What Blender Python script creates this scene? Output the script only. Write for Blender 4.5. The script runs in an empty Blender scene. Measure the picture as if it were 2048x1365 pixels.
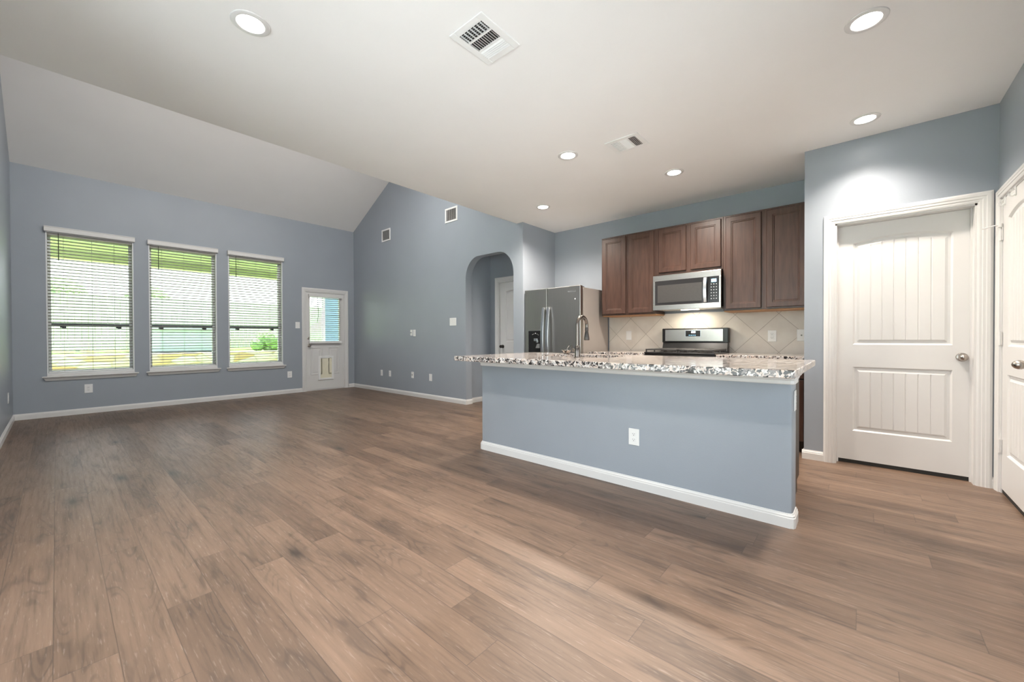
import bpy, bmesh, math, random
from mathutils import Vector, Matrix, Quaternion
random.seed(7)
C = bpy.context.scene.collection
SC = bpy.context.scene

# ------------------------------------------------------------------ camera
F_PX = 797.4
cam_d = bpy.data.cameras.new('camera'); cam = bpy.data.objects.new('camera', cam_d); C.objects.link(cam)
cam_d.sensor_width = 36.0; cam_d.sensor_fit = 'HORIZONTAL'; cam_d.lens = F_PX * 36.0 / 2048.0
cam_d.clip_start = 0.02; cam_d.clip_end = 200
_r = Vector((0.75263202, 0.65843165, -0.0035782)); _u = Vector((-0.00299883, 0.00886206, 0.99995623)); _f = Vector((-0.65843454, 0.75258835, -0.0086444))
_m = Matrix((_r, _u, -_f)).transposed().to_4x4(); _m.translation = Vector((0, 0, 1.0926))
cam.matrix_world = _m
SC.camera = cam

# ------------------------------------------------------------------ sky, exposure
w = bpy.data.worlds.new('overcast_sky'); SC.world = w; w.use_nodes = True
wn = w.node_tree; bg = wn.nodes['Background']
tc = wn.nodes.new('ShaderNodeTexCoord'); sx = wn.nodes.new('ShaderNodeSeparateXYZ'); cr = wn.nodes.new('ShaderNodeValToRGB')
wn.links.new(tc.outputs['Generated'], sx.inputs[0]); wn.links.new(sx.outputs['Z'], cr.inputs[0]); wn.links.new(cr.outputs[0], bg.inputs[0])
cr.color_ramp.elements[0].position = 0.0; cr.color_ramp.elements[0].color = (0.95, 0.97, 1.0, 1)
cr.color_ramp.elements[1].position = 0.7; cr.color_ramp.elements[1].color = (0.72, 0.84, 1.0, 1)
SKY = 2.3
bg.inputs[1].default_value = SKY
LAMP_W = 92.0
_sd = bpy.data.lights.new('sun', 'SUN'); _sd.energy = 13.0; _sd.angle = math.radians(3); _sd.color = (1.0, 0.98, 0.95)
_so = bpy.data.objects.new('sun', _sd); C.objects.link(_so); _so.location = (-4, 8, 14)
_so.rotation_euler = Vector((0.12, -0.22, -0.97)).to_track_quat('-Z', 'Y').to_euler()
VAULT_FILL_W = 10.5
LAMP_COL = (1.0, 0.90, 0.79)
SC.view_settings.view_transform = 'Standard'; SC.view_settings.look = 'None'
SC.view_settings.gamma = 1.0; SC.view_settings.use_curve_mapping = False
SC.view_settings.exposure = 1.18
try:
    SC.cycles.use_denoising = True
    SC.cycles.max_bounces = 12; SC.cycles.diffuse_bounces = 7; SC.cycles.transparent_max_bounces = 16
    SC.cycles.sample_clamp_indirect = 6.0
except Exception:
    pass

# ------------------------------------------------------------------ mesh helper
class MB:
    def __init__(s): s.v = []; s.f = []
    def add(s, vs, fs):
        o = len(s.v); s.v += [tuple(v) for v in vs]; s.f += [tuple(i + o for i in f) for f in fs]; return s
    def box(s, x0, x1, y0, y1, z0, z1):
        if x0 > x1: x0, x1 = x1, x0
        if y0 > y1: y0, y1 = y1, y0
        if z0 > z1: z0, z1 = z1, z0
        return s.add([(x0,y0,z0),(x1,y0,z0),(x1,y1,z0),(x0,y1,z0),(x0,y0,z1),(x1,y0,z1),(x1,y1,z1),(x0,y1,z1)],
                     [(0,3,2,1),(4,5,6,7),(0,1,5,4),(1,2,6,5),(2,3,7,6),(3,0,4,7)])
    def quad(s, a, b, c, d): return s.add([a, b, c, d], [(0,1,2,3)])
    def loft(s, loops, closed=True, caps=True):
        n = len(loops[0]); vs = [p for l in loops for p in l]; fs = []
        for k in range(len(loops) - 1):
            for i in range(n if closed else n - 1):
                j = (i + 1) % n
                fs.append((k*n+i, k*n+j, (k+1)*n+j, (k+1)*n+i))
        if caps and closed:
            fs.append(tuple(range(n - 1, -1, -1))); fs.append(tuple(range((len(loops)-1)*n, len(loops)*n)))
        return s.add(vs, fs)
    def prism(s, pts, fn, a, b):      # pts 2-D profile, fn(p, t) -> 3-D
        return s.loft([[fn(p, a) for p in pts], [fn(p, b) for p in pts]])
    def lathe(s, prof, c, axis='z', n=28, caps=True):   # prof: (radius, height)
        loops = []
        for r, h in prof:
            l = []
            for i in range(n):
                t = 2*math.pi*i/n; a, b = r*math.cos(t), r*math.sin(t)
                l.append({'z': (c[0]+a, c[1]+b, c[2]+h), 'y': (c[0]+a, c[1]+h, c[2]+b), 'x': (c[0]+h, c[1]+a, c[2]+b)}[axis])
            loops.append(l)
        return s.loft(loops, True, caps)
    def tube(s, path, r, n=12):
        path = [Vector(p) for p in path]; loops = []; ref = None
        for i, p in enumerate(path):
            t = (path[min(i+1, len(path)-1)] - path[max(i-1, 0)]).normalized()
            if ref is None:
                ref = Vector((0,0,1)) if abs(t.z) < 0.9 else Vector((1,0,0))
            ref = (ref - t*ref.dot(t)).normalized(); b = t.cross(ref)
            rr = r[i] if isinstance(r, (list, tuple)) else r
            loops.append([tuple(p + ref*math.cos(2*math.pi*k/n)*rr + b*math.sin(2*math.pi*k/n)*rr) for k in range(n)])
        return s.loft(loops)
    def bar(s, path, side, hw, ht, up):   # flat bar of rectangular section swept along a path; side/up give the section axes
        loops = []
        sd = Vector(side); u = Vector(up)
        for p in path:
            p = Vector(p)
            loops.append([tuple(p + sd*a*hw + u*b*ht) for a, b in ((-1,-1),(1,-1),(1,1),(-1,1))])
        return s.loft(loops)
    def build(s, name, mat, parent=None, loc=None, bevel=0, smooth=False, seg=2):
        me = bpy.data.meshes.new(name)
        o0 = Vector(loc) if loc is not None else (Vector(parent['_o']) if parent is not None and '_o' in parent else Vector((0,0,0)))
        me.from_pydata([tuple(Vector(v) - o0) for v in s.v], [], s.f)
        bm = bmesh.new(); bm.from_mesh(me)
        bmesh.ops.recalc_face_normals(bm, faces=bm.faces)
        bm.to_mesh(me); bm.free()
        if smooth:
            for p in me.polygons: p.use_smooth = True
            try: me.set_sharp_from_angle(angle=math.radians(40))
            except Exception: pass
        me.materials.append(mat)
        o = bpy.data.objects.new(name, me); C.objects.link(o)
        if parent is not None: o.parent = parent
        if loc is not None and parent is None: o.location = o0
        if loc is not None and parent is not None: o.location = o0 - Vector(parent['_o'])
        o['_o'] = tuple(o0)
        if bevel:
            b = o.modifiers.new('bevel', 'BEVEL'); b.width = bevel; b.segments = seg; b.limit_method = 'ANGLE'; b.angle_limit = math.radians(40)
        return o

def tag(o, label=None, cat=None, group=None, kind=None):
    if label: o['label'] = label
    if cat: o['category'] = cat
    if group: o['group'] = group
    if kind: o['kind'] = kind
    return o
def thing(name, label, cat, loc=(0,0,0), rz=0, group=None, kind=None, local=True):
    o = bpy.data.objects.new(name, None); C.objects.link(o)
    o.empty_display_size = 0.05
    o.location = loc; o.rotation_euler = (0, 0, rz)
    o['_o'] = (0.0, 0.0, 0.0) if local else tuple(loc)
    return tag(o, label, cat, group, kind)
def dup(root, loc, rz=None, label=None, group=None):
    def cp(o, parent):
        c = o.copy(); C.objects.link(c); c.parent = parent
        for ch in list(o.children): cp(ch, c)
        return c
    r = root.copy(); C.objects.link(r); r.location = loc
    if rz is not None: r.rotation_euler = (0, 0, rz)
    for ch in list(root.children): cp(ch, r)
    if label: r['label'] = label
    if group: r['group'] = group
    return r
def struct(o, label, cat): return tag(o, label, cat, kind='structure')

# ------------------------------------------------------------------ materials
def nt(name):
    m = bpy.data.materials.new(name); m.use_nodes = True
    return m, m.node_tree, m.node_tree.nodes['Principled BSDF']
def N(t, typ, **kw):
    n = t.nodes.new(typ)
    for k, v in kw.items():
        if k.startswith('i'): n.inputs[int(k[1:])].default_value = v
        else: setattr(n, k, v)
    return n
def M(t, op, a, b=None, c=None):
    n = t.nodes.new('ShaderNodeMath'); n.operation = op
    for i, x in enumerate((a, b, c)):
        if x is None: continue
        if isinstance(x, (int, float)): n.inputs[i].default_value = x
        else: t.links.new(x, n.inputs[i])
    return n.outputs[0]
def ramp(t, fac, stops):
    n = t.nodes.new('ShaderNodeValToRGB'); e = n.color_ramp.elements
    while len(e) < len(stops): e.new(0.5)
    for k, (p, c) in enumerate(stops):
        e[k].position = p; e[k].color = (c[0], c[1], c[2], 1) if not isinstance(c, (int, float)) else (c, c, c, 1)
    t.links.new(fac, n.inputs[0]); return n.outputs[0]
def mixc(t, fac, a, b, mode='MIX'):
    n = t.nodes.new('ShaderNodeMix'); n.data_type = 'RGBA'; n.blend_type = mode
    for sock, x in ((n.inputs[0], fac), (n.inputs[6], a), (n.inputs[7], b)):
        if isinstance(x, (int, float)): sock.default_value = x
        elif isinstance(x, tuple): sock.default_value = (x[0], x[1], x[2], 1)
        else: t.links.new(x, sock)
    return n.outputs[2]
def objco(t):
    return t.nodes.new('ShaderNodeTexCoord').outputs['Object']
def geoco(t):
    return t.nodes.new('ShaderNodeNewGeometry').outputs['Position']
def bump(t, b, height, strength, dist):
    n = t.nodes.new('ShaderNodeBump'); n.inputs['Strength'].default_value = strength; n.inputs['Distance'].default_value = dist
    t.links.new(height, n.inputs['Height']); t.links.new(n.outputs[0], b.inputs['Normal'])
def mat(name, col, rough=0.5, metal=0.0, var=0.04, vscale=6.0, bstr=0.0, bscale=60.0, bdist=0.002, spec=0.5, stretch=None):
    m, t, b = nt(name)
    co = objco(t)
    if stretch:
        mp = N(t, 'ShaderNodeMapping'); mp.inputs['Scale'].default_value = stretch; t.links.new(co, mp.inputs[0]); co = mp.outputs[0]
    nz = N(t, 'ShaderNodeTexNoise'); nz.inputs['Scale'].default_value = vscale; nz.inputs['Detail'].default_value = 4; t.links.new(co, nz.inputs[0])
    lo = tuple(max(0, c*(1-var)) for c in col); hi = tuple(min(1, c*(1+var)) for c in col)
    t.links.new(ramp(t, nz.outputs[0], [(0.3, lo), (0.7, hi)]), b.inputs['Base Color'])
    b.inputs['Roughness'].default_value = rough; b.inputs['Metallic'].default_value = metal
    b.inputs['Specular IOR Level'].default_value = spec
    if bstr:
        n2 = N(t, 'ShaderNodeTexNoise'); n2.inputs['Scale'].default_value = bscale; n2.inputs['Detail'].default_value = 2; t.links.new(co, n2.inputs[0])
        bump(t, b, n2.outputs[0], bstr, bdist)
    return m
def emit(name, col, strength):
    m, t, b = nt(name)
    nz = N(t, 'ShaderNodeTexNoise'); nz.inputs['Scale'].default_value = 3; t.links.new(objco(t), nz.inputs[0])
    c = ramp(t, nz.outputs[0], [(0.0, tuple(x*0.98 for x in col)), (1.0, col)])
    b.inputs['Base Color'].default_value = (col[0], col[1], col[2], 1)
    t.links.new(c, b.inputs['Emission Color']); b.inputs['Emission Strength'].default_value = strength
    return m

WALL = mat('blue_gray_wall_paint', (0.320, 0.353, 0.395), 0.38, var=0.02, vscale=2.0, bstr=0.22, bscale=170, bdist=0.0025, spec=0.4)
CEIL = mat('ceiling_paint', (0.86, 0.85, 0.84), 0.75, var=0.012, vscale=2.0, bstr=0.15, bscale=150, bdist=0.002, spec=0.25)
WHITE = mat('white_gloss_paint', (0.70, 0.69, 0.68), 0.32, var=0.01, spec=0.5)
WHITEP = mat('white_plastic', (0.82, 0.82, 0.81), 0.35, var=0.01)
SLAT = mat('shade_toned_slat_vinyl', (0.36, 0.34, 0.31), 0.5, var=0.02)  # pale slats coloured darker to stand in for their backlit shade
CORD = mat('blind_cord', (0.30, 0.29, 0.27), 0.8, var=0.05)
WAND = mat('dark_wand', (0.05, 0.05, 0.04), 0.4, var=0.05)
VINYL = mat('white_vinyl_frame', (0.78, 0.79, 0.80), 0.4, var=0.01)
DARKRAIL = mat('dark_meeting_rail', (0.10, 0.115, 0.13), 0.5, var=0.05)
BLACK = mat('black_enamel', (0.012, 0.012, 0.013), 0.22, var=0.1)
BLACKM = mat('black_rubber', (0.02, 0.019, 0.018), 0.65, var=0.1)
IRON = mat('cast_iron', (0.045, 0.042, 0.04), 0.38, var=0.15, bstr=0.2, bscale=250, bdist=0.001)
GLASSB = mat('dark_oven_glass', (0.03, 0.03, 0.032), 0.06, var=0.02)
STEEL = mat('brushed_steel', (0.60, 0.575, 0.55), 0.27, 1.0, var=0.05, vscale=8, bstr=0.05, bscale=30, bdist=0.001, stretch=(1, 1, 40))
STEELD = mat('fridge_steel', (0.47, 0.45, 0.43), 0.30, 1.0, var=0.03, vscale=6, bstr=0.05, bscale=30, bdist=0.001, stretch=(40, 40, 1))
FRSIDE = mat('fridge_side_paint', (0.40, 0.36, 0.33), 0.45, 0.15, var=0.02, bstr=0.05, bscale=300, bdist=0.0008)
HANDLE = mat('polished_handle_steel', (0.72, 0.74, 0.77), 0.22, 1.0, var=0.02)
NICKEL = mat('satin_nickel', (0.42, 0.38, 0.345), 0.25, 1.0, var=0.04)
NICKELD = mat('dark_bronze', (0.10, 0.09, 0.085), 0.3, 0.9, var=0.06)
FAUCET = mat('spot_resist_steel', (0.20, 0.175, 0.16), 0.24, 1.0, var=0.05)
DARKW = mat('espresso_cabinet_side', (0.022, 0.014, 0.011), 0.4, var=0.2, vscale=10, stretch=(6, 6, 0.8))
RAWW = mat('raw_maple_light_rail', (0.50, 0.26, 0.12), 0.55, var=0.12, vscale=8, stretch=(1, 8, 8))
CREAM = mat('pet_flap_vinyl', (0.80, 0.76, 0.60), 0.45, var=0.02)
DISP = emit('display_blue_glow', (0.25, 0.62, 1.0), 2.2)
DISPW = emit('display_digits_glow', (0.75, 0.92, 1.0), 5.0)
LENS = emit('lamp_lens_glow', (1.0, 0.96, 0.90), 14.0)
SINKM = mat('sink_steel', (0.5, 0.49, 0.48), 0.3, 1.0, var=0.04)
MARK = mat('button_print', (0.62, 0.62, 0.62), 0.5, var=0.02)
VENTD = mat('vent_duct_dark', (0.03, 0.03, 0.03), 0.8, var=0.1)

def make_wood_cab():
    m, t, b = nt('stained_cabinet_wood')
    mp = N(t, 'ShaderNodeMapping'); mp.inputs['Scale'].default_value = (9, 9, 0.9); t.links.new(objco(t), mp.inputs[0])
    n1 = N(t, 'ShaderNodeTexNoise'); n1.inputs['Scale'].default_value = 5; n1.inputs['Detail'].default_value = 6; n1.inputs['Distortion'].default_value = 0.4; t.links.new(mp.outputs[0], n1.inputs[0])
    n2 = N(t, 'ShaderNodeTexNoise'); n2.inputs['Scale'].default_value = 2.2; t.links.new(objco(t), n2.inputs[0])
    c1 = ramp(t, n1.outputs[0], [(0.25, (0.045, 0.021, 0.014)), (0.55, (0.068, 0.034, 0.024)), (0.8, (0.088, 0.045, 0.032))])
    c2 = ramp(t, n2.outputs[0], [(0.3, 0.85), (0.7, 1.12)])
    t.links.new(mixc(t, 1.0, c1, c2, 'MULTIPLY'), b.inputs['Base Color'])
    b.inputs['Roughness'].default_value = 0.36
    bump(t, b, n1.outputs[0], 0.06, 0.001)
    return m
CABW = make_wood_cab()

def make_floor():
    m, t, b = nt('oak_vinyl_planks')
    pos = geoco(t); sp = N(t, 'ShaderNodeSeparateXYZ'); t.links.new(pos, sp.inputs[0])
    X, Y = sp.outputs[0], sp.outputs[1]
    PW, PL = 0.151, 1.22
    yy = M(t, 'DIVIDE', M(t, 'SUBTRACT', Y, 1.04 - 20*PW), PW)
    row = M(t, 'FLOOR', yy); fy = M(t, 'SUBTRACT', yy, row)
    wn1 = N(t, 'ShaderNodeTexWhiteNoise', noise_dimensions='1D'); t.links.new(row, wn1.inputs['W'])
    xx = M(t, 'ADD', M(t, 'DIVIDE', X, PL), M(t, 'MULTIPLY', wn1.outputs[0], 7.0))
    colm = M(t, 'FLOOR', xx); fx = M(t, 'SUBTRACT', xx, colm)
    cid = N(t, 'ShaderNodeCombineXYZ'); t.links.new(row, cid.inputs[0]); t.links.new(colm, cid.inputs[1])
    wn2 = N(t, 'ShaderNodeTexWhiteNoise', noise_dimensions='3D'); t.links.new(cid.outputs[0], wn2.inputs[0])
    rnd = wn2.outputs[0]; rc = wn2.outputs[1]
    # grain coordinates: along the plank slow, across fast, shifted for every plank
    off = N(t, 'ShaderNodeVectorMath', operation='SCALE'); t.links.new(rc, off.inputs[0]); off.inputs[3].default_value = 40.0
    def gco(sx_, sy_):
        cx = N(t, 'ShaderNodeCombineXYZ'); t.links.new(M(t, 'MULTIPLY', X, sx_), cx.inputs[0]); t.links.new(M(t, 'MULTIPLY', Y, sy_), cx.inputs[1])
        ad = N(t, 'ShaderNodeVectorMath', operation='ADD'); t.links.new(cx.outputs[0], ad.inputs[0]); t.links.new(off.outputs[0], ad.inputs[1]); return ad.outputs[0]
    g1 = N(t, 'ShaderNodeTexNoise'); g1.inputs['Scale'].default_value = 1; g1.inputs['Detail'].default_value = 7; g1.inputs['Roughness'].default_value = 0.62; t.links.new(gco(3.0, 60.0), g1.inputs[0])
    g2 = N(t, 'ShaderNodeTexNoise'); g2.inputs['Scale'].default_value = 1; g2.inputs['Detail'].default_value = 3; g2.inputs['Distortion'].default_value = 0.6; t.links.new(gco(1.6, 9.0), g2.inputs[0])
    g3 = N(t, 'ShaderNodeTexNoise'); g3.inputs['Scale'].default_value = 1; g3.inputs['Detail'].default_value = 2; g3.inputs['Distortion'].default_value = 0.3; t.links.new(gco(1.1, 6.5), g3.inputs[0])
    rings = M(t, 'SINE', M(t, 'MULTIPLY', g3.outputs[0], 95.0))
    rfac = ramp(t, rings, [(0.35, 0.0), (0.95, 1.0)])
    rmask = ramp(t, g2.outputs[0], [(0.46, 0.0), (0.62, 1.0)])
    base = ramp(t, rnd, [(0.0, (0.120, 0.076, 0.052)), (0.35, (0.158, 0.102, 0.070)), (0.7, (0.186, 0.121, 0.084)), (1.0, (0.138, 0.088, 0.060))])
    shade = ramp(t, g2.outputs[0], [(0.30, 1.14), (0.55, 0.97), (0.72, 0.74)])
    c = mixc(t, 1.0, base, shade, 'MULTIPLY')
    fine = ramp(t, g1.outputs[0], [(0.28, 0.62), (0.46, 0.97), (0.72, 1.16)])
    c = mixc(t, 1.0, c, fine, 'MULTIPLY')
    c = mixc(t, M(t, 'MULTIPLY', M(t, 'MULTIPLY', rfac, rmask), 0.50), c, (0.060, 0.040, 0.030))
    # pale cerused pores
    g4 = N(t, 'ShaderNodeTexNoise'); g4.inputs['Scale'].default_value = 1; g4.inputs['Detail'].default_value = 5; t.links.new(gco(14.0, 150.0), g4.inputs[0])
    pore = ramp(t, g4.outputs[0], [(0.60, 0.0), (0.72, 1.0)])
    c = mixc(t, M(t, 'MULTIPLY', pore, 0.16), c, (0.62, 0.52, 0.45))
    # knots
    vo = N(t, 'ShaderNodeTexVoronoi'); vo.inputs['Scale'].default_value = 1; vo.inputs['Randomness'].default_value = 1; t.links.new(gco(1.35, 4.0), vo.inputs[0])
    knot = ramp(t, vo.outputs['Distance'], [(0.03, 1.0), (0.12, 0.40), (0.26, 0.0)])
    wv = N(t, 'ShaderNodeTexWhiteNoise', noise_dimensions='3D'); t.links.new(vo.outputs['Color'], wv.inputs[0])
    kk = M(t, 'MULTIPLY', knot, M(t, 'GREATER_THAN', wv.outputs[0], 0.42))
    c = mixc(t, M(t, 'MULTIPLY', kk, 0.85), c, (0.028, 0.020, 0.017))
    # seams
    ey = M(t, 'MULTIPLY', M(t, 'MINIMUM', fy, M(t, 'SUBTRACT', 1.0, fy)), PW)
    ex = M(t, 'MULTIPLY', M(t, 'MINIMUM', fx, M(t, 'SUBTRACT', 1.0, fx)), PL)
    e = M(t, 'MINIMUM', ey, ex)
    seam = ramp(t, M(t, 'MULTIPLY', e, 100.0), [(0.06, 1.0), (0.20, 0.0)])
    c = mixc(t, M(t, 'MULTIPLY', seam, 0.7), c, (0.07, 0.048, 0.036))
    t.links.new(c, b.inputs['Base Color'])
    rg = ramp(t, g1.outputs[0], [(0.3, 0.46), (0.7, 0.38)])
    t.links.new(rg, b.inputs['Roughness']); b.inputs['Specular IOR Level'].default_value = 0.5
    h = M(t, 'SUBTRACT', M(t, 'MULTIPLY', g1.outputs[0], 0.35), seam)
    bump(t, b, h, 0.18, 0.0015)
    return m
FLOOR = make_floor()

def make_granite():
    m, t, b = nt('speckled_granite')
    co = geoco(t)
    nd = N(t, 'ShaderNodeTexNoise'); nd.inputs['Scale'].default_value = 26; nd.inputs['Detail'].default_value = 2; t.links.new(co, nd.inputs[0])
    sc = N(t, 'ShaderNodeVectorMath', operation='SCALE'); t.links.new(nd.outputs['Color'], sc.inputs[0]); sc.inputs[3].default_value = 0.085
    ad = N(t, 'ShaderNodeVectorMath', operation='ADD'); t.links.new(co, ad.inputs[0]); t.links.new(sc.outputs[0], ad.inputs[1])
    v1 = N(t, 'ShaderNodeTexVoronoi'); v1.inputs['Scale'].default_value = 62; t.links.new(ad.outputs[0], v1.inputs[0])
    r1 = N(t, 'ShaderNodeTexWhiteNoise'); t.links.new(v1.outputs['Color'], r1.inputs[0])
    v2 = N(t, 'ShaderNodeTexVoronoi'); v2.inputs['Scale'].default_value = 170; t.links.new(ad.outputs[0], v2.inputs[0])
    r2 = N(t, 'ShaderNodeTexWhiteNoise'); t.links.new(v2.outputs['Color'], r2.inputs[0])
    n2 = N(t, 'ShaderNodeTexNoise'); n2.inputs['Scale'].default_value = 7; n2.inputs['Detail'].default_value = 3; t.links.new(co, n2.inputs[0])
    k1 = ramp(t, r1.outputs[0], [(0.0, (0.030, 0.027, 0.027)), (0.21, (0.05, 0.045, 0.045)), (0.22, (0.21, 0.19, 0.185)), (0.42, (0.25, 0.225, 0.22)), (0.43, (0.57, 0.47, 0.41)), (0.70, (0.62, 0.53, 0.48)), (0.71, (0.66, 0.63, 0.61))])
    k2 = ramp(t, r2.outputs[0], [(0.0, 0.45), (0.12, 0.5), (0.14, 0.95), (1.0, 1.08)])
    c = mixc(t, 1.0, k1, k2, 'MULTIPLY')
    c = mixc(t, 1.0, c, ramp(t, n2.outputs[0], [(0.3, 0.80), (0.7, 1.05)]), 'MULTIPLY')
    t.links.new(c, b.inputs['Base Color'])
    b.inputs['Roughness'].default_value = 0.10; b.inputs['Specular IOR Level'].default_value = 0.5
    return m
GRAN = make_granite()

def make_tile():
    m, t, b = nt('diagonal_wall_tile')
    sp = N(t, 'ShaderNodeSeparateXYZ'); t.links.new(geoco(t), sp.inputs[0])
    X = M(t, 'SUBTRACT', sp.outputs[0], -0.671); Z = M(t, 'SUBTRACT', sp.outputs[2], 1.345)
    S = 0.300*1.41421
    u = M(t, 'DIVIDE', M(t, 'ADD', X, Z), S); v = M(t, 'DIVIDE', M(t, 'SUBTRACT', X, Z), S)
    def edge(a):
        f = M(t, 'FRACT', a); return M(t, 'MINIMUM', f, M(t, 'SUBTRACT', 1.0, f))
    e = M(t, 'MINIMUM', edge(u), edge(v))
    g = ramp(t, M(t, 'MULTIPLY', e, 30.0), [(0.10, 1.0), (0.22, 0.0)])
    cid = N(t, 'ShaderNodeCombineXYZ'); t.links.new(M(t, 'FLOOR', u), cid.inputs[0]); t.links.new(M(t, 'FLOOR', v), cid.inputs[1])
    wn_ = N(t, 'ShaderNodeTexWhiteNoise'); t.links.new(cid.outputs[0], wn_.inputs[0])
    nz = N(t, 'ShaderNodeTexNoise'); nz.inputs['Scale'].default_value = 7; nz.inputs['Detail'].default_value = 5; t.links.new(geoco(t), nz.inputs[0])
    base = ramp(t, nz.outputs[0], [(0.3, (0.62, 0.57, 0.51)), (0.7, (0.69, 0.65, 0.59))])
    tint = ramp(t, wn_.outputs[0], [(0, 0.94), (1, 1.04)])
    c = mixc(t, 1.0, base, tint, 'MULTIPLY')
    c = mixc(t, g, c, (0.27, 0.235, 0.20))
    t.links.new(c, b.inputs['Base Color']); b.inputs['Roughness'].default_value = 0.42
    bump(t, b, M(t, 'SUBTRACT', 1.0, g), 0.4, 0.002)
    return m
TILE = make_tile()

def make_glass():
    m, t, b = nt('window_glass')
    t.nodes.remove(b)
    tr = N(t, 'ShaderNodeBsdfTransparent'); tr.inputs[0].default_value = (0.93, 0.96, 0.95, 1)
    gl = N(t, 'ShaderNodeBsdfGlossy'); gl.inputs['Roughness'].default_value = 0.02
    fr = N(t, 'ShaderNodeFresnel'); fr.inputs[0].default_value = 1.35
    mx = N(t, 'ShaderNodeMixShader'); t.links.new(fr.outputs[0], mx.inputs[0]); t.links.new(tr.outputs[0], mx.inputs[1]); t.links.new(gl.outputs[0], mx.inputs[2])
    t.links.new(mx.outputs[0], t.nodes['Material Output'].inputs[0])
    return m
GLASS = make_glass()

def make_stone():
    m, t, b = nt('stacked_limestone')
    mp = N(t, 'ShaderNodeMapping'); mp.inputs['Scale'].default_value = (2.4, 2.4, 5.0); t.links.new(geoco(t), mp.inputs[0])
    vo = N(t, 'ShaderNodeTexVoronoi'); vo.inputs['Scale'].default_value = 1.0; t.links.new(mp.outputs[0], vo.inputs[0])
    ve = N(t, 'ShaderNodeTexVoronoi', feature='DISTANCE_TO_EDGE'); ve.inputs['Scale'].default_value = 1.0; t.links.new(mp.outputs[0], ve.inputs[0])
    wn_ = N(t, 'ShaderNodeTexWhiteNoise'); t.links.new(vo.outputs['Color'], wn_.inputs[0])
    c = ramp(t, wn_.outputs[0], [(0.0, (0.62, 0.55, 0.44)), (0.55, (0.70, 0.62, 0.48)), (0.75, (0.45, 0.26, 0.12)), (1.0, (0.55, 0.40, 0.25))])
    e = ramp(t, ve.outputs[0], [(0.02, 1.0), (0.06, 0.0)])
    c = mixc(t, M(t, 'MULTIPLY', e, 0.6), c, (0.30, 0.25, 0.19))
    t.links.new(c, b.inputs['Base Color']); b.inputs['Roughness'].default_value = 0.9
    bump(t, b, ve.outputs[0], 0.6, 0.05)
    return m
STONE = make_stone()
GRASS = mat('lawn_grass', (0.20, 0.34, 0.045), 0.9, var=0.35, vscale=30, bstr=0.6, bscale=60, bdist=0.05)
LEAF = mat('tree_leaves', (0.24, 0.38, 0.15), 0.8, var=0.5, vscale=7, bstr=0.8, bscale=14, bdist=0.1)
BARK = mat('tree_bark', (0.12, 0.085, 0.06), 0.9, var=0.3, vscale=12)
FENCE = mat('weathered_cedar_fence', (0.52, 0.53, 0.46), 0.85, var=0.25, vscale=8, stretch=(6, 6, 0.6))
SOFFIT = mat('green_bounce_soffit', (0.42, 0.46, 0.22), 0.7, var=0.06)  # green lawn bounce is put into the soffit's base colour
PATIO = mat('patio_concrete', (0.52, 0.52, 0.52), 0.9, var=0.08, bstr=0.2)
SIDING = mat('blue_lap_siding', (0.19, 0.28, 0.38), 0.7, var=0.06, vscale=3)
ROOFM = mat('shingle_roof', (0.13, 0.12, 0.12), 0.9, var=0.2, vscale=20)
SHEDM = mat('pale_blue_shed', (0.37, 0.41, 0.46), 0.7, var=0.06)
TRIMB = mat('outdoor_white_trim', (0.75, 0.75, 0.74), 0.5, var=0.02)

# ------------------------------------------------------------------ key planes (metres)
XW, YA, YK, YP, XR, YL = -8.546, 4.3955, 5.187, 4.41, 0.735, -0.39
XK, XE, XP = -3.634, -3.75, -0.3815
ZC, ZW = 2.74, 3.461
SLOPE = 0.51
WT = 0.16

# ================================================================== SETTING
b = MB(); b.box(XW - WT, XR + 0.14, YL - 0.14, 5.35, -0.12, 0)
struct(b.build('floor', FLOOR), 'brown oak plank floor running through the whole room', 'floor')

# window wall with three window holes and the back-door hole
WIN = [(-0.088, 0.802), (0.978, 1.868), (2.040, 2.930)]; WZ0, WZ1 = 0.603, 2.600
D1 = (3.363, 4.181, 2.056)
b = MB()
ys = [YL - 0.14]
for a, c in WIN: ys += [a, c]
ys += [D1[0], D1[1], YA + 0.14]
for k in range(0, len(ys), 2): b.box(XW - WT, XW, ys[k], ys[k+1], 0, ZW + 0.2)
for a, c in WIN:
    b.box(XW - WT, XW, a, c, 0, WZ0); b.box(XW - WT, XW, a, c, WZ1, ZW + 0.2)
b.box(XW - WT, XW, D1[0], D1[1], D1[2], ZW + 0.2)
struct(b.build('wall_window', WALL), 'gray wall with three windows and the back door', 'wall')

PT = [(-2.90, -0.40)]; PTZ = 2.44     # added unseen glass door in the left wall, letting in fill daylight
b = MB(); _e = [XW - WT, PT[0][0], PT[0][1], XR + 0.14]
for k in range(0, 4, 2): b.box(_e[k], _e[k+1], YL - 0.14, YL, 0, 5.2)
for a, c in PT: b.box(a, c, YL - 0.14, YL, PTZ, 5.2)
struct(b.build('wall_left', WALL), 'gray wall at the left edge of the room', 'wall')

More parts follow.
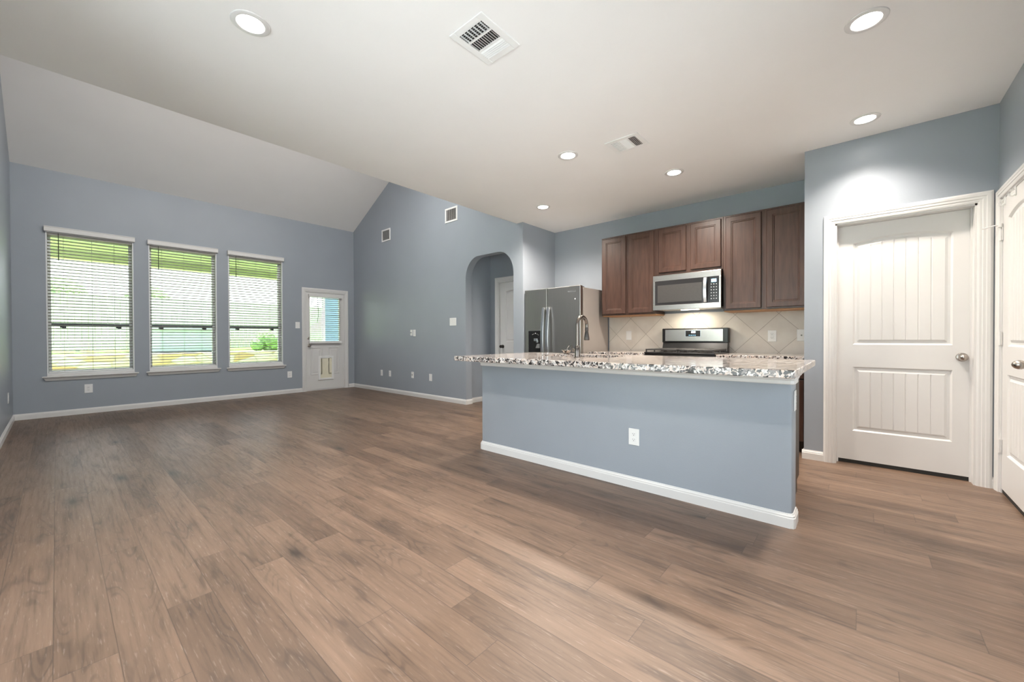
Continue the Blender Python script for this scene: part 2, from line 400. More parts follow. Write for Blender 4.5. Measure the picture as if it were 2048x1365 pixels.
# arch wall: gable profile with an arched opening
ARX0, ARX1, ARZ, ARR = -4.845, -3.815, 2.385, 0.30
def arch_outline(n=10):
    p = [(ARX0, 0.0)]
    for i in range(n + 1):
        a = math.pi - (math.pi/2)*i/n; p.append((ARX0 + ARR + ARR*math.cos(a), ARZ - ARR*1.15 + ARR*1.15*math.sin(a)))
    for i in range(n + 1):
        a = math.pi/2 - (math.pi/2)*i/n; p.append((ARX1 - ARR + ARR*math.cos(a), ARZ - ARR*1.15 + ARR*1.15*math.sin(a)))
    p.append((ARX1, 0.0)); return p
ARCH = arch_outline()
XRIDGE = -6.15; ZR = ZW + SLOPE*(XRIDGE - XW)
def ztop(x):
    if x <= XRIDGE: return ZW + SLOPE*(x - XW) + 0.06
    if x <= XE: return ZR - SLOPE*(x - XRIDGE) + 0.06
    return ZC + 0.06
b = MB()
xs = sorted(set([XW - WT, XRIDGE, XE, XE + 0.001, XK] + [p[0] for p in ARCH]))
def arch_z(x):
    if x < ARX0 - 1e-6 or x > ARX1 + 1e-6: return 0.0
    best = 0
    for (xa, za), (xb, zb) in zip(ARCH, ARCH[1:]):
        if xb - xa > 1e-9 and xa - 1e-9 <= x <= xb + 1e-9: best = max(best, za + (zb-za)*(x-xa)/(xb-xa))
    return best
TA = 0.134
for xa, xb in zip(xs, xs[1:]):
    if xb - xa < 1e-6: continue
    inside = ARX0 - 1e-6 <= xa and xb <= ARX1 + 1e-6
    za, zb = (arch_z(xa), arch_z(xb)) if inside else (0, 0)
    e = 1e-7
    ta, tb = ztop(xa + e), ztop(xb - e)
    b.add([(xa,YA,za),(xb,YA,zb),(xb,YA,tb),(xa,YA,ta),(xa,YA+TA,za),(xb,YA+TA,zb),(xb,YA+TA,tb),(xa,YA+TA,ta)],
          [(0,1,2,3),(4,7,6,5),(0,4,5,1),(3,2,6,7)])
# jamb faces of the opening
b.quad((ARX0,YA,0),(ARX0,YA+TA,0),(ARX0,YA+TA,ARZ-ARR*1.15),(ARX0,YA,ARZ-ARR*1.15))
b.quad((ARX1,YA,0),(ARX1,YA+TA,0),(ARX1,YA+TA,ARZ-ARR*1.15),(ARX1,YA,ARZ-ARR*1.15))
b.quad((XK,YA,0),(XK,YA+TA,0),(XK,YA+TA,ZC),(XK,YA,ZC))
struct(b.build('wall_arch', WALL, smooth=True), 'gray gable wall with the arched doorway', 'wall')

b = MB(); b.box(XK - 0.13, XK, YA + TA, YK, 0, ZC + 0.06)
struct(b.build('wall_alcove', WALL), 'short gray side wall beside the refrigerator', 'wall')
b = MB(); b.box(XK - 0.13, XP, YK, YK + 0.14, 0, ZC + 0.06)
struct(b.build('wall_kitchen', WALL), 'gray kitchen wall behind the cabinets', 'wall')
PD = (-0.168, 0.634, 2.056)      # pantry door opening x0 x1 top
b = MB()
b.box(XP, PD[0], YP, YP + 0.12, 0, ZC + 0.06); b.box(PD[1], XR, YP, YP + 0.12, 0, ZC + 0.06); b.box(PD[0], PD[1], YP, YP + 0.12, PD[2], ZC + 0.06)
b.box(XP, XP + 0.10, YP + 0.12, YK + 0.14, 0, ZC + 0.06); b.box(XP, XR + 0.14, YK + 0.14, YK + 0.2, 0, ZC + 0.06)
struct(b.build('wall_pantry', WALL), 'textured gray wall around the pantry door', 'wall')
BW = (-0.20, 2.4, 0.20, 2.10)          # added unseen window in the right wall, bringing daylight to ceiling and floor
RD = (3.52, 4.332, 2.050)        # right door opening y0 y1 top
b = MB()
b.box(XR, XR + 0.14, YL - 0.14, BW[0], 0, ZC + 0.06); b.box(XR, XR + 0.14, BW[1], RD[0], 0, ZC + 0.06); b.box(XR, XR + 0.14, BW[0], BW[1], 0, BW[2]); b.box(XR, XR + 0.14, BW[0], BW[1], BW[3], ZC + 0.06)
b.box(XR, XR + 0.14, RD[1], YK + 0.2, 0, ZC + 0.06); b.box(XR, XR + 0.14, RD[0], RD[1], RD[2], ZC + 0.06)
struct(b.build('wall_right', WALL), 'gray wall with a white door at the right edge', 'wall')
# hall behind the arch
XH, YH = -4.905, 5.035
b = MB(); b.box(XH - 0.1, XH, YA + TA, YH + 0.1, 0, 2.7)
struct(b.build('wall_hall_side', WALL), 'shaded gray side wall of the hall beyond the arch', 'wall')
HD = (-4.712, -3.95, 2.05)
b = MB(); b.box(XH, HD[0], YH, YH + 0.1, 0, 2.7); b.box(HD[1], XK - 0.13, YH, YH + 0.1, 0, 2.7); b.box(HD[0], HD[1], YH, YH + 0.1, HD[2], 2.7)
struct(b.build('wall_hall_end', WALL), 'gray end wall of the hall with a white door', 'wall')
b = MB(); b.box(XH - 0.1, XK - 0.13, YA + TA, YH + 0.1, 2.6, 2.7)
struct(b.build('ceiling_hall', CEIL), 'ceiling of the small hall', 'ceiling')

b = MB(); b.box(XE, XR + 0.14, YL - 0.14, YK + 0.2, ZC, ZC + 0.08)
b.box(XE, XE + 0.1, YL - 0.14, YA + 0.14, ZC + 0.08, ZW + 0.25)
struct(b.build('ceiling', CEIL), 'flat white ceiling with recessed lamps', 'ceiling')
b = MB()
for (xa, za), (xb, zb) in (((XW - WT, ZW - SLOPE*WT), (XRIDGE, ZR)), ((XRIDGE, ZR), (XE, ZW))):
    b.add([(xa,YL-0.14,za),(xb,YL-0.14,zb),(xb,YA+0.14,zb),(xa,YA+0.14,za),(xa,YL-0.14,za+0.1),(xb,YL-0.14,zb+0.1),(xb,YA+0.14,zb+0.1),(xa,YA+0.14,za+0.1)],
          [(0,1,2,3),(4,7,6,5),(0,4,5,1),(1,5,6,2),(2,6,7,3),(3,7,4,0)])
struct(b.build('ceiling_vault', CEIL), 'sloped white ceiling above the windows', 'ceiling')

# baseboards
BP = [(0,0),(0.014,0),(0.014,0.056),(0.011,0.060),(0.011,0.067),(0.006,0.074),(0.004,0.081),(0,0.081)]
def base_run(b, p0, p1, n):   # p0->p1 along a wall, n = outward normal
    b.prism(BP, lambda p, e: (e[0] + n[0]*p[0], e[1] + n[1]*p[0], p[1]), p0, p1)
b = MB(); base_run(b, (XW, YL), (XW, 3.283), (1, 0)); base_run(b, (XW, 4.262), (XW, YA), (1, 0))
struct(b.build('baseboard_window', WHITE), 'white baseboard under the windows', 'baseboard')
b = MB()
for k in range(0, 4, 2): base_run(b, (max(_e[k], XW), YL), (min(_e[k+1], XR), YL), (0, 1))
struct(b.build('baseboard_left', WHITE), 'white baseboard along the left wall', 'baseboard')
b = MB(); base_run(b, (XW, YA), (ARX0 + 0.014, YA), (0, -1)); base_run(b, (ARX0, YA), (ARX0, YA + TA), (1, 0)); base_run(b, (ARX1 - 0.014, YA), (XK, YA), (0, -1))
base_run(b, (XH, YA + TA), (XH, YH), (1, 0)); base_run(b, (ARX1, YA), (ARX1, YA + TA), (-1, 0))
struct(b.build('baseboard_arch', WHITE), 'white baseboard along the gable wall into the hall', 'baseboard')
b = MB(); base_run(b, (XP - 0.014, YP), (-0.243, YP), (0, -1)); base_run(b, (0.709, YP), (XR, YP), (0, -1)); base_run(b, (XP, YP), (XP, 4.52), (-1, 0))
struct(b.build('baseboard_pantry', WHITE), 'short white baseboard left of the pantry door', 'baseboard')
b = MB(); base_run(b, (XR, YL), (XR, RD[0] - 0.075), (-1, 0))
struct(b.build('baseboard_right', WHITE), 'white baseboard along the right wall', 'baseboard')
b = MB(); b.box(-2.690, -0.385, YK - 0.012, YK, 0.90, 1.39)
struct(b.build('wall_backsplash', TILE), 'beige tile backsplash laid diagonally behind the range', 'backsplash')

# ------------------------------------------------------------------ casings and doors (canonical: wall face y=0, room at -y)
CP = [(0.0,0.0),(0.0,0.010),(0.010,0.013),(0.022,0.013),(0.026,0.017),(0.040,0.017),(0.046,0.020),(0.062,0.020),(0.068,0.016),(0.076,0.012),(0.076,0.0)]
def casing(b, x0, x1, z1, prof=CP):
    loops = [[(x0-u, -t, 0) for u, t in prof], [(x0-u, -t, z1+u) for u, t in prof], [(x1+u, -t, z1+u) for u, t in prof], [(x1+u, -t, 0) for u, t in prof]]
    b.loft(loops)
def jamb(b, x0, x1, z1, depth):
    b.box(x0, x0+0.012, 0, depth, 0, z1); b.box(x1-0.012, x1, 0, depth, 0, z1); b.box(x0, x1, 0, depth, z1-0.012, z1)
def panel_door(b, x0, x1, z0, z1, yf, panels, th=0.035, groove=None):
    """door leaf with sunk panels; yf = front face y; panels = (px0, px1, pz0, pz1, rise)"""
    sec = MB()
    def zt(p, x):
        if not p[4]: return p[3]
        u = (2*(x-p[0])/(p[1]-p[0]) - 1); return p[3] + p[4]*(1-u*u)
    px0, px1 = panels[0][0], panels[0][1]
    NS = 24
    b.quad((x0,yf,z0),(px0,yf,z0),(px0,yf,z1),(x0,yf,z1)); b.quad((px1,yf,z0),(x1,yf,z0),(x1,yf,z1),(px1,yf,z1))
    ps = sorted(panels, key=lambda p: p[2]); xs = [px0 + (px1-px0)*i/NS for i in range(NS+1)]
    lo = [z0]*(NS+1)
    for p in ps + [None]:
        for i in range(NS):
            t0, t1 = (p[2], p[2]) if p else (z1, z1)
            b.quad((xs[i],yf,lo[i]),(xs[i+1],yf,lo[i+1]),(xs[i+1],yf,t1),(xs[i],yf,t0))
        if p: lo = [zt(p, x) for x in xs]
    def loop(p, d, y):
        q = [(p[0]+d, y, p[2]+d), (p[1]-d, y, p[2]+d)]
        for i in range(NS+1):
            x = p[1]-d - (p[1]-p[0]-2*d)*i/NS
            q.append((x, y, zt(p, p[0] + (x-p[0]-d)/(p[1]-p[0]-2*d)*(p[1]-p[0])) - d))
        return q
    for p in ps:
        b.loft([loop(p, 0, yf), loop(p, 0.012, yf+0.012), loop(p, 0.026, yf+0.012), loop(p, 0.042, yf+0.004)], True, False)
        d = 0.042; a, c = p[0]+d, p[1]-d
        gx = [a + (c-a)*k/(groove+1) for k in range(1, groove+1)] if groove else []
        cols = set([a + (c-a)*i/NS for i in range(NS+1)])
        for g in gx:
            cols = {x for x in cols if abs(x-g) > 0.006}; cols |= {g-0.005, g, g+0.005}
        cols = sorted(cols)
        dep = {x: (0.0045 if any(abs(x-g) < 1e-6 for g in gx) else 0.0) for x in cols}
        def top(x): return zt(p, p[0] + (x-p[0]-d)/(p[1]-p[0]-2*d)*(p[1]-p[0])) - d
        for xa, xb in zip(cols, cols[1:]):
            ya, yb = yf+0.004+dep[xa], yf+0.004+dep[xb]
            b.quad((xa,ya,p[2]+d),(xb,yb,p[2]+d),(xb,yb,top(xb)),(xa,ya,top(xa)))
    yb = yf + th
    b.add([(x0,yf,z0),(x1,yf,z0),(x1,yf,z1),(x0,yf,z1),(x0,yb,z0),(x1,yb,z0),(x1,yb,z1),(x0,yb,z1)],
          [(4,7,6,5),(0,4,5,1),(1,5,6,2),(2,6,7,3),(3,7,4,0)])
def egg_knob(root, x, y, z, m=NICKEL, s=1.0):
    h = MB(); h.lathe([(0.033,0),(0.033,-0.004),(0.029,-0.009),(0.014,-0.012)], (x,y,z), 'y').build('rose', m, root, smooth=True)
    h = MB(); h.lathe([(0.012,-0.008),(0.010,-0.022),(0.013,-0.030),(0.021*s,-0.042),(0.0265*s,-0.055),(0.0265*s,-0.066),(0.021*s,-0.080),(0.011*s,-0.089),(0.001,-0.092)], (x,y,z), 'y').build('door_knob', m, root, smooth=True)
def hinge(root, x, y, z, m=WHITE):
    h = MB(); h.box(x-0.016, x+0.016, y-0.002, y+0.002, z-0.045, z+0.045)
    h.lathe([(0.0065,-0.047),(0.0065,-0.016),(0.0055,-0.015),(0.0055,-0.0135),(0.0065,-0.0125),(0.0065,0.0125),(0.0055,0.0135),(0.0055,0.015),(0.0065,0.016),(0.0065,0.047)], (x,y-0.007,z), 'z', 12)
    h.build('hinge', m, root, smooth=True)

# pantry door (faces the camera)
d = thing('door_2', 'white two-panel pantry door with oval knob, facing the room', 'door', (0, YP, 0), 0, kind='structure')
b = MB(); casing(b, PD[0], PD[1], PD[2]); b.build('door_casing', WHITE, d)
b = MB(); jamb(b, PD[0], PD[1], PD[2], 0.12)
b.box(PD[0]+0.012, PD[0]+0.022, 0.076, 0.088, 0, PD[2]-0.012); b.box(PD[1]-0.022, PD[1]-0.012, 0.076, 0.088, 0, PD[2]-0.012)
b.build('door_frame', WHITE, d)
b = MB(); panel_door(b, PD[0]+0.014, PD[1]-0.014, 0.032, PD[2]-0.014, 0.09, [(-0.052, 0.527, 1.022, 1.888, 0.036), (-0.052, 0.527, 0.282, 0.832, 0)], groove=6)
b.build('door_panel', WHITE, d)
b = MB(); b.box(PD[0]+0.012, PD[1]-0.012, 0.092, 0.118, 0.002, 0.032); b.build('door_sweep', BLACKM, d)
egg_knob(d, 0.575, 0.09, 0.932)

# right door: canonical x -> world -y, face toward -x
d = thing('door_3', 'white paneled door at the right edge, hinged near the corner', 'door', (XR, 4.332, 0), -math.pi/2, kind='structure')
RW = RD[1] - RD[0]
b = MB(); casing(b, 0, RW, RD[2], [(u*0.88, t) for u, t in CP]); b.build('door_casing', WHITE, d)
b = MB(); jamb(b, 0, RW, RD[2], 0.13); b.build('door_frame', WHITE, d)
b = MB(); panel_door(b, 0.014, RW-0.014, 0.032, RD[2]-0.014, 0.004, [(0.14, RW-0.14, 1.022, 1.888, 0.036), (0.14, RW-0.14, 0.282, 0.832, 0)], groove=6)
b.build('door_panel', WHITE, d)
b = MB(); b.box(0.012, RW-0.012, 0.008, 0.035, 0.002, 0.032); b.build('door_sweep', BLACKM, d)
egg_knob(d, RW-0.075, 0.004, 0.928)
for z in (0.325, 1.075, 1.80): hinge(d, 0.010, 0.000, z)
b = MB(); b.tube([(0.010,-0.010,1.862),(0.006,-0.035,1.862),(-0.028,-0.075,1.857),(-0.030,-0.085,1.857)], [0.004,0.004,0.004,0.006]); b.lathe([(0.012,-0.012),(0.012,0.012)], (0.010,-0.008,1.858), 'z', 14)
b.build('door_stop', WHITE, d, smooth=True)
# two over-the-door hooks
hk = thing('over_door_hook', 'white hook over the top of the right door, nearer the hinge corner', 'hook', (XR, 4.262, RD[2]-0.014), -math.pi/2, group='hooks over the right door')
b = MB(); b.box(-0.011, 0.011, -0.0005, 0.003, -0.050, 0.012); b.box(-0.011, 0.011, -0.0005, 0.040, 0.003, 0.006); b.build('strap', WHITEP, hk)
b = MB(); b.tube([(0,-0.001,-0.040),(0,-0.012,-0.052),(0,-0.022,-0.048),(0,-0.026,-0.034)], [0.005,0.005,0.005,0.007]); b.tube([(0,-0.001,-0.012),(0,-0.016,-0.020),(0,-0.022,-0.010)], [0.004,0.004,0.006]); b.build('peg', WHITEP, hk, smooth=True)
dup(hk, (XR, 4.02, RD[2]-0.014), None, 'white hook over the top of the right door, farther from the hinge corner')

# hall door seen through the arch
d = thing('door_4', 'white paneled hall door seen through the arch, with dark round knob', 'door', (0, YH, 0), 0, kind='structure')
b = MB(); casing(b, HD[0], HD[1], HD[2]); b.build('door_casing', WHITE, d)
b = MB(); jamb(b, HD[0], HD[1], HD[2], 0.1); b.build('door_frame', WHITE, d)
b = MB(); panel_door(b, HD[0]+0.014, HD[1]-0.014, 0.012, HD[2]-0.014, 0.03, [(HD[0]+0.14, HD[1]-0.14, 1.02, 1.88, 0.02), (HD[0]+0.14, HD[1]-0.14, 0.28, 0.83, 0)])
b.build('door_panel', WHITE, d)
h = MB(); h.lathe([(0.03,0),(0.03,-0.006),(0.012,-0.012),(0.011,-0.026),(0.024,-0.038),(0.029,-0.052),(0.024,-0.064),(0.004,-0.068)], (HD[0]+0.072, 0.03, 0.94), 'y'); h.build('door_knob', NICKELD, d, smooth=True)

# back door (canonical rotated +90: local x -> world y, local -y -> world +x)
DW = D1[1] - D1[0]
d = thing('door_1', 'white half-glass back door with pet flap beside the windows', 'door', (XW, D1[0], 0), math.pi/2, kind='structure')
b = MB(); casing(b, 0, DW, D1[2]); b.build('door_casing', WHITE, d)
b = MB(); jamb(b, 0, DW, D1[2], 0.13); b.box(0, DW, 0.02, 0.13, 0, 0.018); b.build('door_frame', WHITE, d)
gx0, gx1, gz0, gz1 = 0.085, 0.700, 1.035, 1.945
b = MB(); yf = 0.012
X0, X1, Z0, Z1 = 0.014, DW-0.014, 0.02, D1[2]-0.014
b.box(X0, gx0, yf, yf+0.04, Z0, Z1); b.box(gx1, X1, yf, yf+0.04, Z0, Z1); b.box(gx0, gx1, yf, yf+0.04, gz1, Z1); b.box(gx0, gx1, yf, yf+0.04, Z0, gz0)
# moulding of the two lower sunk panels, crossed by the pet door
for q0, q1 in ((0.090, 0.330), (0.455, 0.695)):
    def rl(dd, y): return [(q0+dd, y, 0.33+dd), (q1-dd, y, 0.33+dd), (q1-dd, y, 0.905-dd), (q0+dd, y, 0.905-dd)]
    b.loft([rl(0, yf), rl(0.006, yf-0.008), rl(0.018, yf-0.008), rl(0.026, yf)], True, False)
    b.loft([rl(0.045, yf), rl(0.060, yf-0.007)], True, True)
b.build('door_panel', WHITE, d)
b = MB()
for dd in (0,): 
    b.box(gx0-0.02, gx1+0.02, yf-0.012, yf, gz1, gz1+0.025); b.box(gx0-0.02, gx1+0.02, yf-0.012, yf, gz0-0.025, gz0)
    b.box(gx0-0.02, gx0, yf-0.012, yf, gz0, gz1); b.box(gx1, gx1+0.02, yf-0.012, yf, gz0, gz1)
b.build('glass_frame', WHITE, d, bevel=0.003)
b = MB(); b.box(gx0, gx1, yf+0.018, yf+0.022, gz0, gz1); b.build('glass_pane', GLASS, d)
b = MB()
p0, p1, pz0, pz1 = 0.245, 0.570, 0.215, 0.715
b.box(p0, 0.288, yf-0.018, yf, pz0, pz1); b.box(0.528, p1, yf-0.018, yf, pz0, pz1); b.box(0.288, 0.528, yf-0.018, yf, pz0, 0.252); b.box(0.288, 0.528, yf-0.018, yf, 0.668, pz1)
pf = b.build('pet_door', WHITEP, d, bevel=0.004)
b = MB(); b.box(0.288, 0.528, yf-0.008, yf-0.002, 0.252, 0.668); b.tube([(0.33,yf-0.009,0.30),(0.41,yf-0.012,0.45),(0.49,yf-0.009,0.62)], 0.0025, 6); b.box(0.395, 0.421, yf-0.013, yf-0.008, 0.44, 0.466); b.build('flap', CREAM, pf)
h = MB(); h.lathe([(0.030,0),(0.030,-0.006),(0.013,-0.012),(0.011,-0.026),(0.025,-0.040),(0.028,-0.052),(0.022,-0.064),(0.003,-0.067)], (0.062, yf, 0.945), 'y'); h.build('door_knob', NICKEL, d, smooth=True)
h = MB(); h.lathe([(0.027,0),(0.027,-0.006),(0.022,-0.010),(0.004,-0.010)], (0.058, yf, 1.092), 'y'); h.box(0.054, 0.062, yf-0.024, yf-0.009, 1.076, 1.108); h.build('deadbolt', NICKEL, d, smooth=True)
for z in (0.232, 1.057, 1.805): hinge(d, DW-0.008, 0.004, z)

# unseen glass door put into the left wall as a daylight source
def fill_door(nm, lab, x0, x1):
    t = thing(nm, lab, 'door', (x1, YL, 0), math.pi, kind='structure'); W = x1 - x0
    b = MB(); b.box(0, 0.05, 0.02, 0.12, 0, PTZ); b.box(W-0.05, W, 0.02, 0.12, 0, PTZ); b.box(0, W, 0.02, 0.12, PTZ-0.05, PTZ); b.box(0, W, 0.02, 0.12, 0, 0.03); b.build('door_frame', VINYL, t)
    for k in range(2):
        a = 0.05 + k*(W-0.10)/2; c = a + (W-0.10)/2; y = 0.04 + k*0.04
        b = MB(); b.box(a, a+0.05, y, y+0.035, 0.03, PTZ-0.05); b.box(c-0.05, c, y, y+0.035, 0.03, PTZ-0.05); b.box(a, c, y, y+0.035, 0.03, 0.10); b.box(a, c, y, y+0.035, PTZ-0.11, PTZ-0.05); sf = b.build('sash', VINYL, t)
        b = MB(); b.box(a+0.05, c-0.05, y+0.015, y+0.02, 0.10, PTZ-0.11); b.build('pane', GLASS, sf)
fill_door('door_fill', 'unseen glass door added in the left wall to let in fill daylight', *PT[0])
t = thing('window_fill', 'unseen wide window added in the right wall to let in fill daylight', 'window', (XR, BW[1], BW[2]), -math.pi/2, kind='structure')
_W, _H = BW[1]-BW[0], BW[3]-BW[2]
for k in range(3):
    a = k*_W/3; c = a + _W/3
    b = MB(); b.box(a, a+0.05, 0.05, 0.12, 0, _H); b.box(c-0.05, c, 0.05, 0.12, 0, _H); b.box(a+0.05, c-0.05, 0.05, 0.12, 0, 0.05); b.box(a+0.05, c-0.05, 0.05, 0.12, _H-0.05, _H); sf = b.build('sash', VINYL, t)
    b = MB(); b.box(a+0.05, c-0.05, 0.08, 0.085, 0.05, _H-0.05); b.build('pane', GLASS, sf)
b = MB(); b.box(-0.04, _W+0.04, -0.04, 0.05, -0.03, 0); b.build('window_sill', WHITE, t)

# ------------------------------------------------------------------ windows
def make_window():
    W = 0.890; H = WZ1 - WZ0
    d = thing('window_1', 'left white single-hung window with outside view, nearest the corner', 'window', (XW, WIN[0][0], WZ0), math.pi/2, kind='structure')
    b = MB()   # reveal liner
    b.box(0, 0.012, -0.004, 0.16, 0, H); b.box(W-0.012, W, -0.004, 0.16, 0, H); b.box(0, W, -0.004, 0.16, H-0.012, H); b.box(0, W, 0, 0.16, 0, 0.012)
    b.build('window_jamb', VINYL, d)
    b = MB(); fw = 0.045
    b.box(0.012, fw, 0.10, 0.155, 0.012, H-0.012); b.box(W-fw, W-0.012, 0.10, 0.155, 0.012, H-0.012); b.box(fw, W-fw, 0.10, 0.155, H-fw-0.01, H-0.012); b.box(fw, W-fw, 0.10, 0.155, 0.012, fw)
    b.build('window_frame', VINYL, d, bevel=0.003)
    zr = 1.300 - WZ0
    b = MB(); b.box(fw, W-fw, 0.092, 0.150, zr-0.024, zr+0.024); mr = b.build('meeting_rail', DARKRAIL, d, bevel=0.003)
    for xx in (0.155, 0.725):
        l = MB(); l.box(xx-0.03, xx+0.03, 0.076, 0.094, zr-0.045, zr-0.022); l.box(xx-0.010, xx+0.030, 0.070, 0.078, zr-0.060, zr-0.044); l.build('sash_lock', DARKRAIL, mr, bevel=0.003)
    b = MB(); b.box(fw, W-fw, 0.126, 0.130, zr, H-fw); b.build('upper_pane', GLASS, d)
    b = MB(); b.box(fw, W-fw, 0.112, 0.116, fw, zr); b.build('lower_pane', GLASS, d)
    # stool and apron with returned ends
    b = MB()
    prof = [(0.0,-0.030),(0.048,-0.030),(0.052,-0.034),(0.052,-0.044),(0.046,-0.050),(0.034,-0.058),(0.024,-0.078),(0.016,-0.094),(0.0,-0.094)]
    loops = []
    for s_, e in ((0, -0.046), (1, W + 0.046)):
        l = []
        for t, z in prof:
            k = (0.052 - t)*0.85; l.append((e + (k if s_ == 0 else -k), -t, z))
        loops.append(l)
    b.loft(loops); b.box(0.0, W, -0.02, 0.10, -0.030, 0.0)
    b.build('window_sill', WHITE, d)
    return d
w1 = make_window()
w2 = dup(w1, (XW, WIN[1][0], WZ0), None, 'middle white single-hung window of the three'); w2.name = 'window_2'
w3 = dup(w1, (XW, WIN[2][0], WZ0), None, 'right white single-hung window, nearest the back door'); w3.name = 'window_3'

# ------------------------------------------------------------------ blinds
def slat_stack(b, x0, x1, z0, z1, n, depth, yc, tilt, th=0.003):
    c, s = math.cos(tilt), math.sin(tilt)
    for k in range(n):
        z = z0 + (z1-z0)*k/(n-1)
        pts = []
        for i in range(5):
            u = -0.5 + i/4; cr_ = 0.004*(1-(2*u)**2)
            pts.append((u*depth*c - 0*cr_, z + u*depth*s + cr_))
        up = [(yc+p, q+th/2) for p, q in pts]; dn = [(yc+p, q-th/2) for p, q in reversed(pts)]
        b.prism(up+dn, lambda p, x: (x, p[0], p[1]), x0, x1)
def make_blind():
    W = 0.890
    d = thing('window_blind', 'white slatted blind, open, in the left window', 'blind', (XW, WIN[0][0], WZ0), math.pi/2, group='slatted blinds in the three windows')
    b = MB()
    prof = [(0,0),(0.052,0),(0.056,0.006),(0.056,0.058),(0.060,0.064),(0.060,0.072),(0,0.072)]
    z0 = 2.596 - WZ0
    b.prism(prof, lambda p, x: (x, -0.001-p[0], z0 + p[1]), -0.014, W + 0.016)
    b.build('valance', WHITE, d, bevel=0.002)
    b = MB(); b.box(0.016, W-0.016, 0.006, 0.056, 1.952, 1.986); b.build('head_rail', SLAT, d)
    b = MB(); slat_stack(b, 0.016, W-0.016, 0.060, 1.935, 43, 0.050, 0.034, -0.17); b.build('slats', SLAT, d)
    b = MB(); b.box(0.016, W-0.016, 0.010, 0.058, 0.014, 0.032); b.build('bottom_rail', WHITEP, d, bevel=0.004)
    for xx in (0.165, 0.445, 0.680):
        b = MB()
        for yy in (0.0085, 0.0605): b.tube([(xx, yy, 0.03), (xx, yy, 1.96)], 0.0012, 6)
        b.build('ladder_cord', CORD, d)
    b = MB(); b.tube([(0.120, -0.004, 1.985), (0.120, -0.006, 1.60)], [0.004, 0.0055], 8); b.build('tilt_wand', WAND, d)
    return d
bl = make_blind()
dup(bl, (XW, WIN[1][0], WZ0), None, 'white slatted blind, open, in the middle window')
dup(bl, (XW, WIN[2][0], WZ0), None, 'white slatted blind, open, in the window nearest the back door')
# blind on the back-door glass
d = thing('door_blind', 'small white slatted blind hung on the back-door glass', 'blind', (XW, D1[0], 0), math.pi/2)
b = MB(); b.box(gx0-0.035, gx1+0.035, -0.050, -0.002, 1.948, 2.000); b.build('valance', WHITE, d, bevel=0.004)
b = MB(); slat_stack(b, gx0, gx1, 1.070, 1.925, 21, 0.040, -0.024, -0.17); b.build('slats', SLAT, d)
b = MB(); b.box(gx0-0.03, gx1+0.03, -0.046, -0.002, 0.985, 1.035); b.build('bottom_rail', WHITEP, d, bevel=0.006)
b = MB(); b.tube([(gx0+0.235, -0.046, 1.04), (gx0+0.235, -0.046, 1.95)], 0.003, 6); b.build('ladder_cord', CORD, d)
b = MB(); b.tube([(gx0+0.130, -0.048, 1.95), (gx0+0.150, -0.050, 1.60), (gx0+0.128, -0.048, 1.42)], 0.0045, 8); b.build('tilt_wand', WAND, d)

# ================================================================== KITCHEN ISLAND
IX0, IX1, IY = -2.805, -0.289, 2.746
IB = 2.885      # back of the knee wall
CT, CB = 0.923, 0.880
isl = thing('kitchen_island', 'blue-gray paneled kitchen island with white baseboard, in the room center', 'kitchen island', (-1.547, 3.1, 0), local=False)
def island_outline(o, ch=0.022):   # front wall outline in plan with eased right and left corners; o = offset outward
    return [(IX0-o, IB), (IX0-o, IY-o+ch), (IX0-o+ch*0.3, IY-o+ch*0.3), (IX0-o+ch, IY-o), (IX1+o-ch, IY-o), (IX1+o-ch*0.3, IY-o+ch*0.3), (IX1+o, IY-o+ch), (IX1+o, IB)]
b = MB(); ol = island_outline(0)
b.loft([[(x, y, 0) for x, y in ol], [(x, y, CB) for x, y in ol]])
b.build('knee_wall', WALL, isl, smooth=True)
def sweep(b, prof, ch=0.022):
    n = len(island_outline(0)); loops = []
    for k in range(n):
        l = []
        for t, z in prof:
            l.append((island_outline(t, ch)[k][0], island_outline(t, ch)[k][1], z))
        loops.append(l)
    b.loft(loops)
b = MB(); sweep(b, BP, 0.026); b.build('baseboard', WHITE, isl)
b = MB(); sweep(b, [(0,0.819),(0.008,0.819),(0.012,0.824),(0.012,0.842),(0.016,0.846),(0.022,0.862),(0.028,0.868),(0.028,0.880),(0,0.880)]); b.build('crown_trim', WHITE, isl)
b = MB(); b.box(IX0+0.006, IX1-0.042, IB, 3.50, 0.10, CB); b.box(IX0+0.02, IX1-0.048, IB, 3.44, 0.0, 0.10); b.build('cabinet_box', DARKW, isl)
for k in range(4):
    x0 = IX0 + 0.03 + k*0.612
    b = MB(); b.box(x0, x0+0.585, 3.50, 3.52, 0.12, 0.70); b.build('cabinet_door', CABW, isl, bevel=0.003)
    b = MB(); b.box(x0, x0+0.585, 3.50, 3.52, 0.715, 0.865); b.build('drawer_front', CABW, isl, bevel=0.003)

# countertop with sink cut-out
XCL, XCR, YCF, YCB = -2.848, -0.246, 2.430, 3.617
SX0, SX1, SY0, SY1 = -2.30, -1.58, 2.97, 3.385
b = MB()
def rrect(x0, x1, y0, y1, r, n=5):
    p = []
    for cx, cy, a0 in ((x1-r, y0+r, -90), (x1-r, y1-r, 0), (x0+r, y1-r, 90), (x0+r, y0+r, 180)):
        for i in range(n+1):
            a = math.radians(a0 + 90*i/n); p.append((cx + r*math.cos(a), cy + r*math.sin(a)))
    return p
outer = rrect(XCL, XCR, YCF, YCB, 0.012); inner = rrect(SX0, SX1, SY0, SY1, 0.05)
n = len(outer)
E = 0.004
def lp(pts, z): return [(x, y, z) for x, y in pts]
oin = rrect(XCL+E, XCR-E, YCF+E, YCB-E, 0.010)
b.loft([lp(oin, CT), lp(outer, CT-E), lp(outer, CB+E), lp(oin, CB)], True, False)
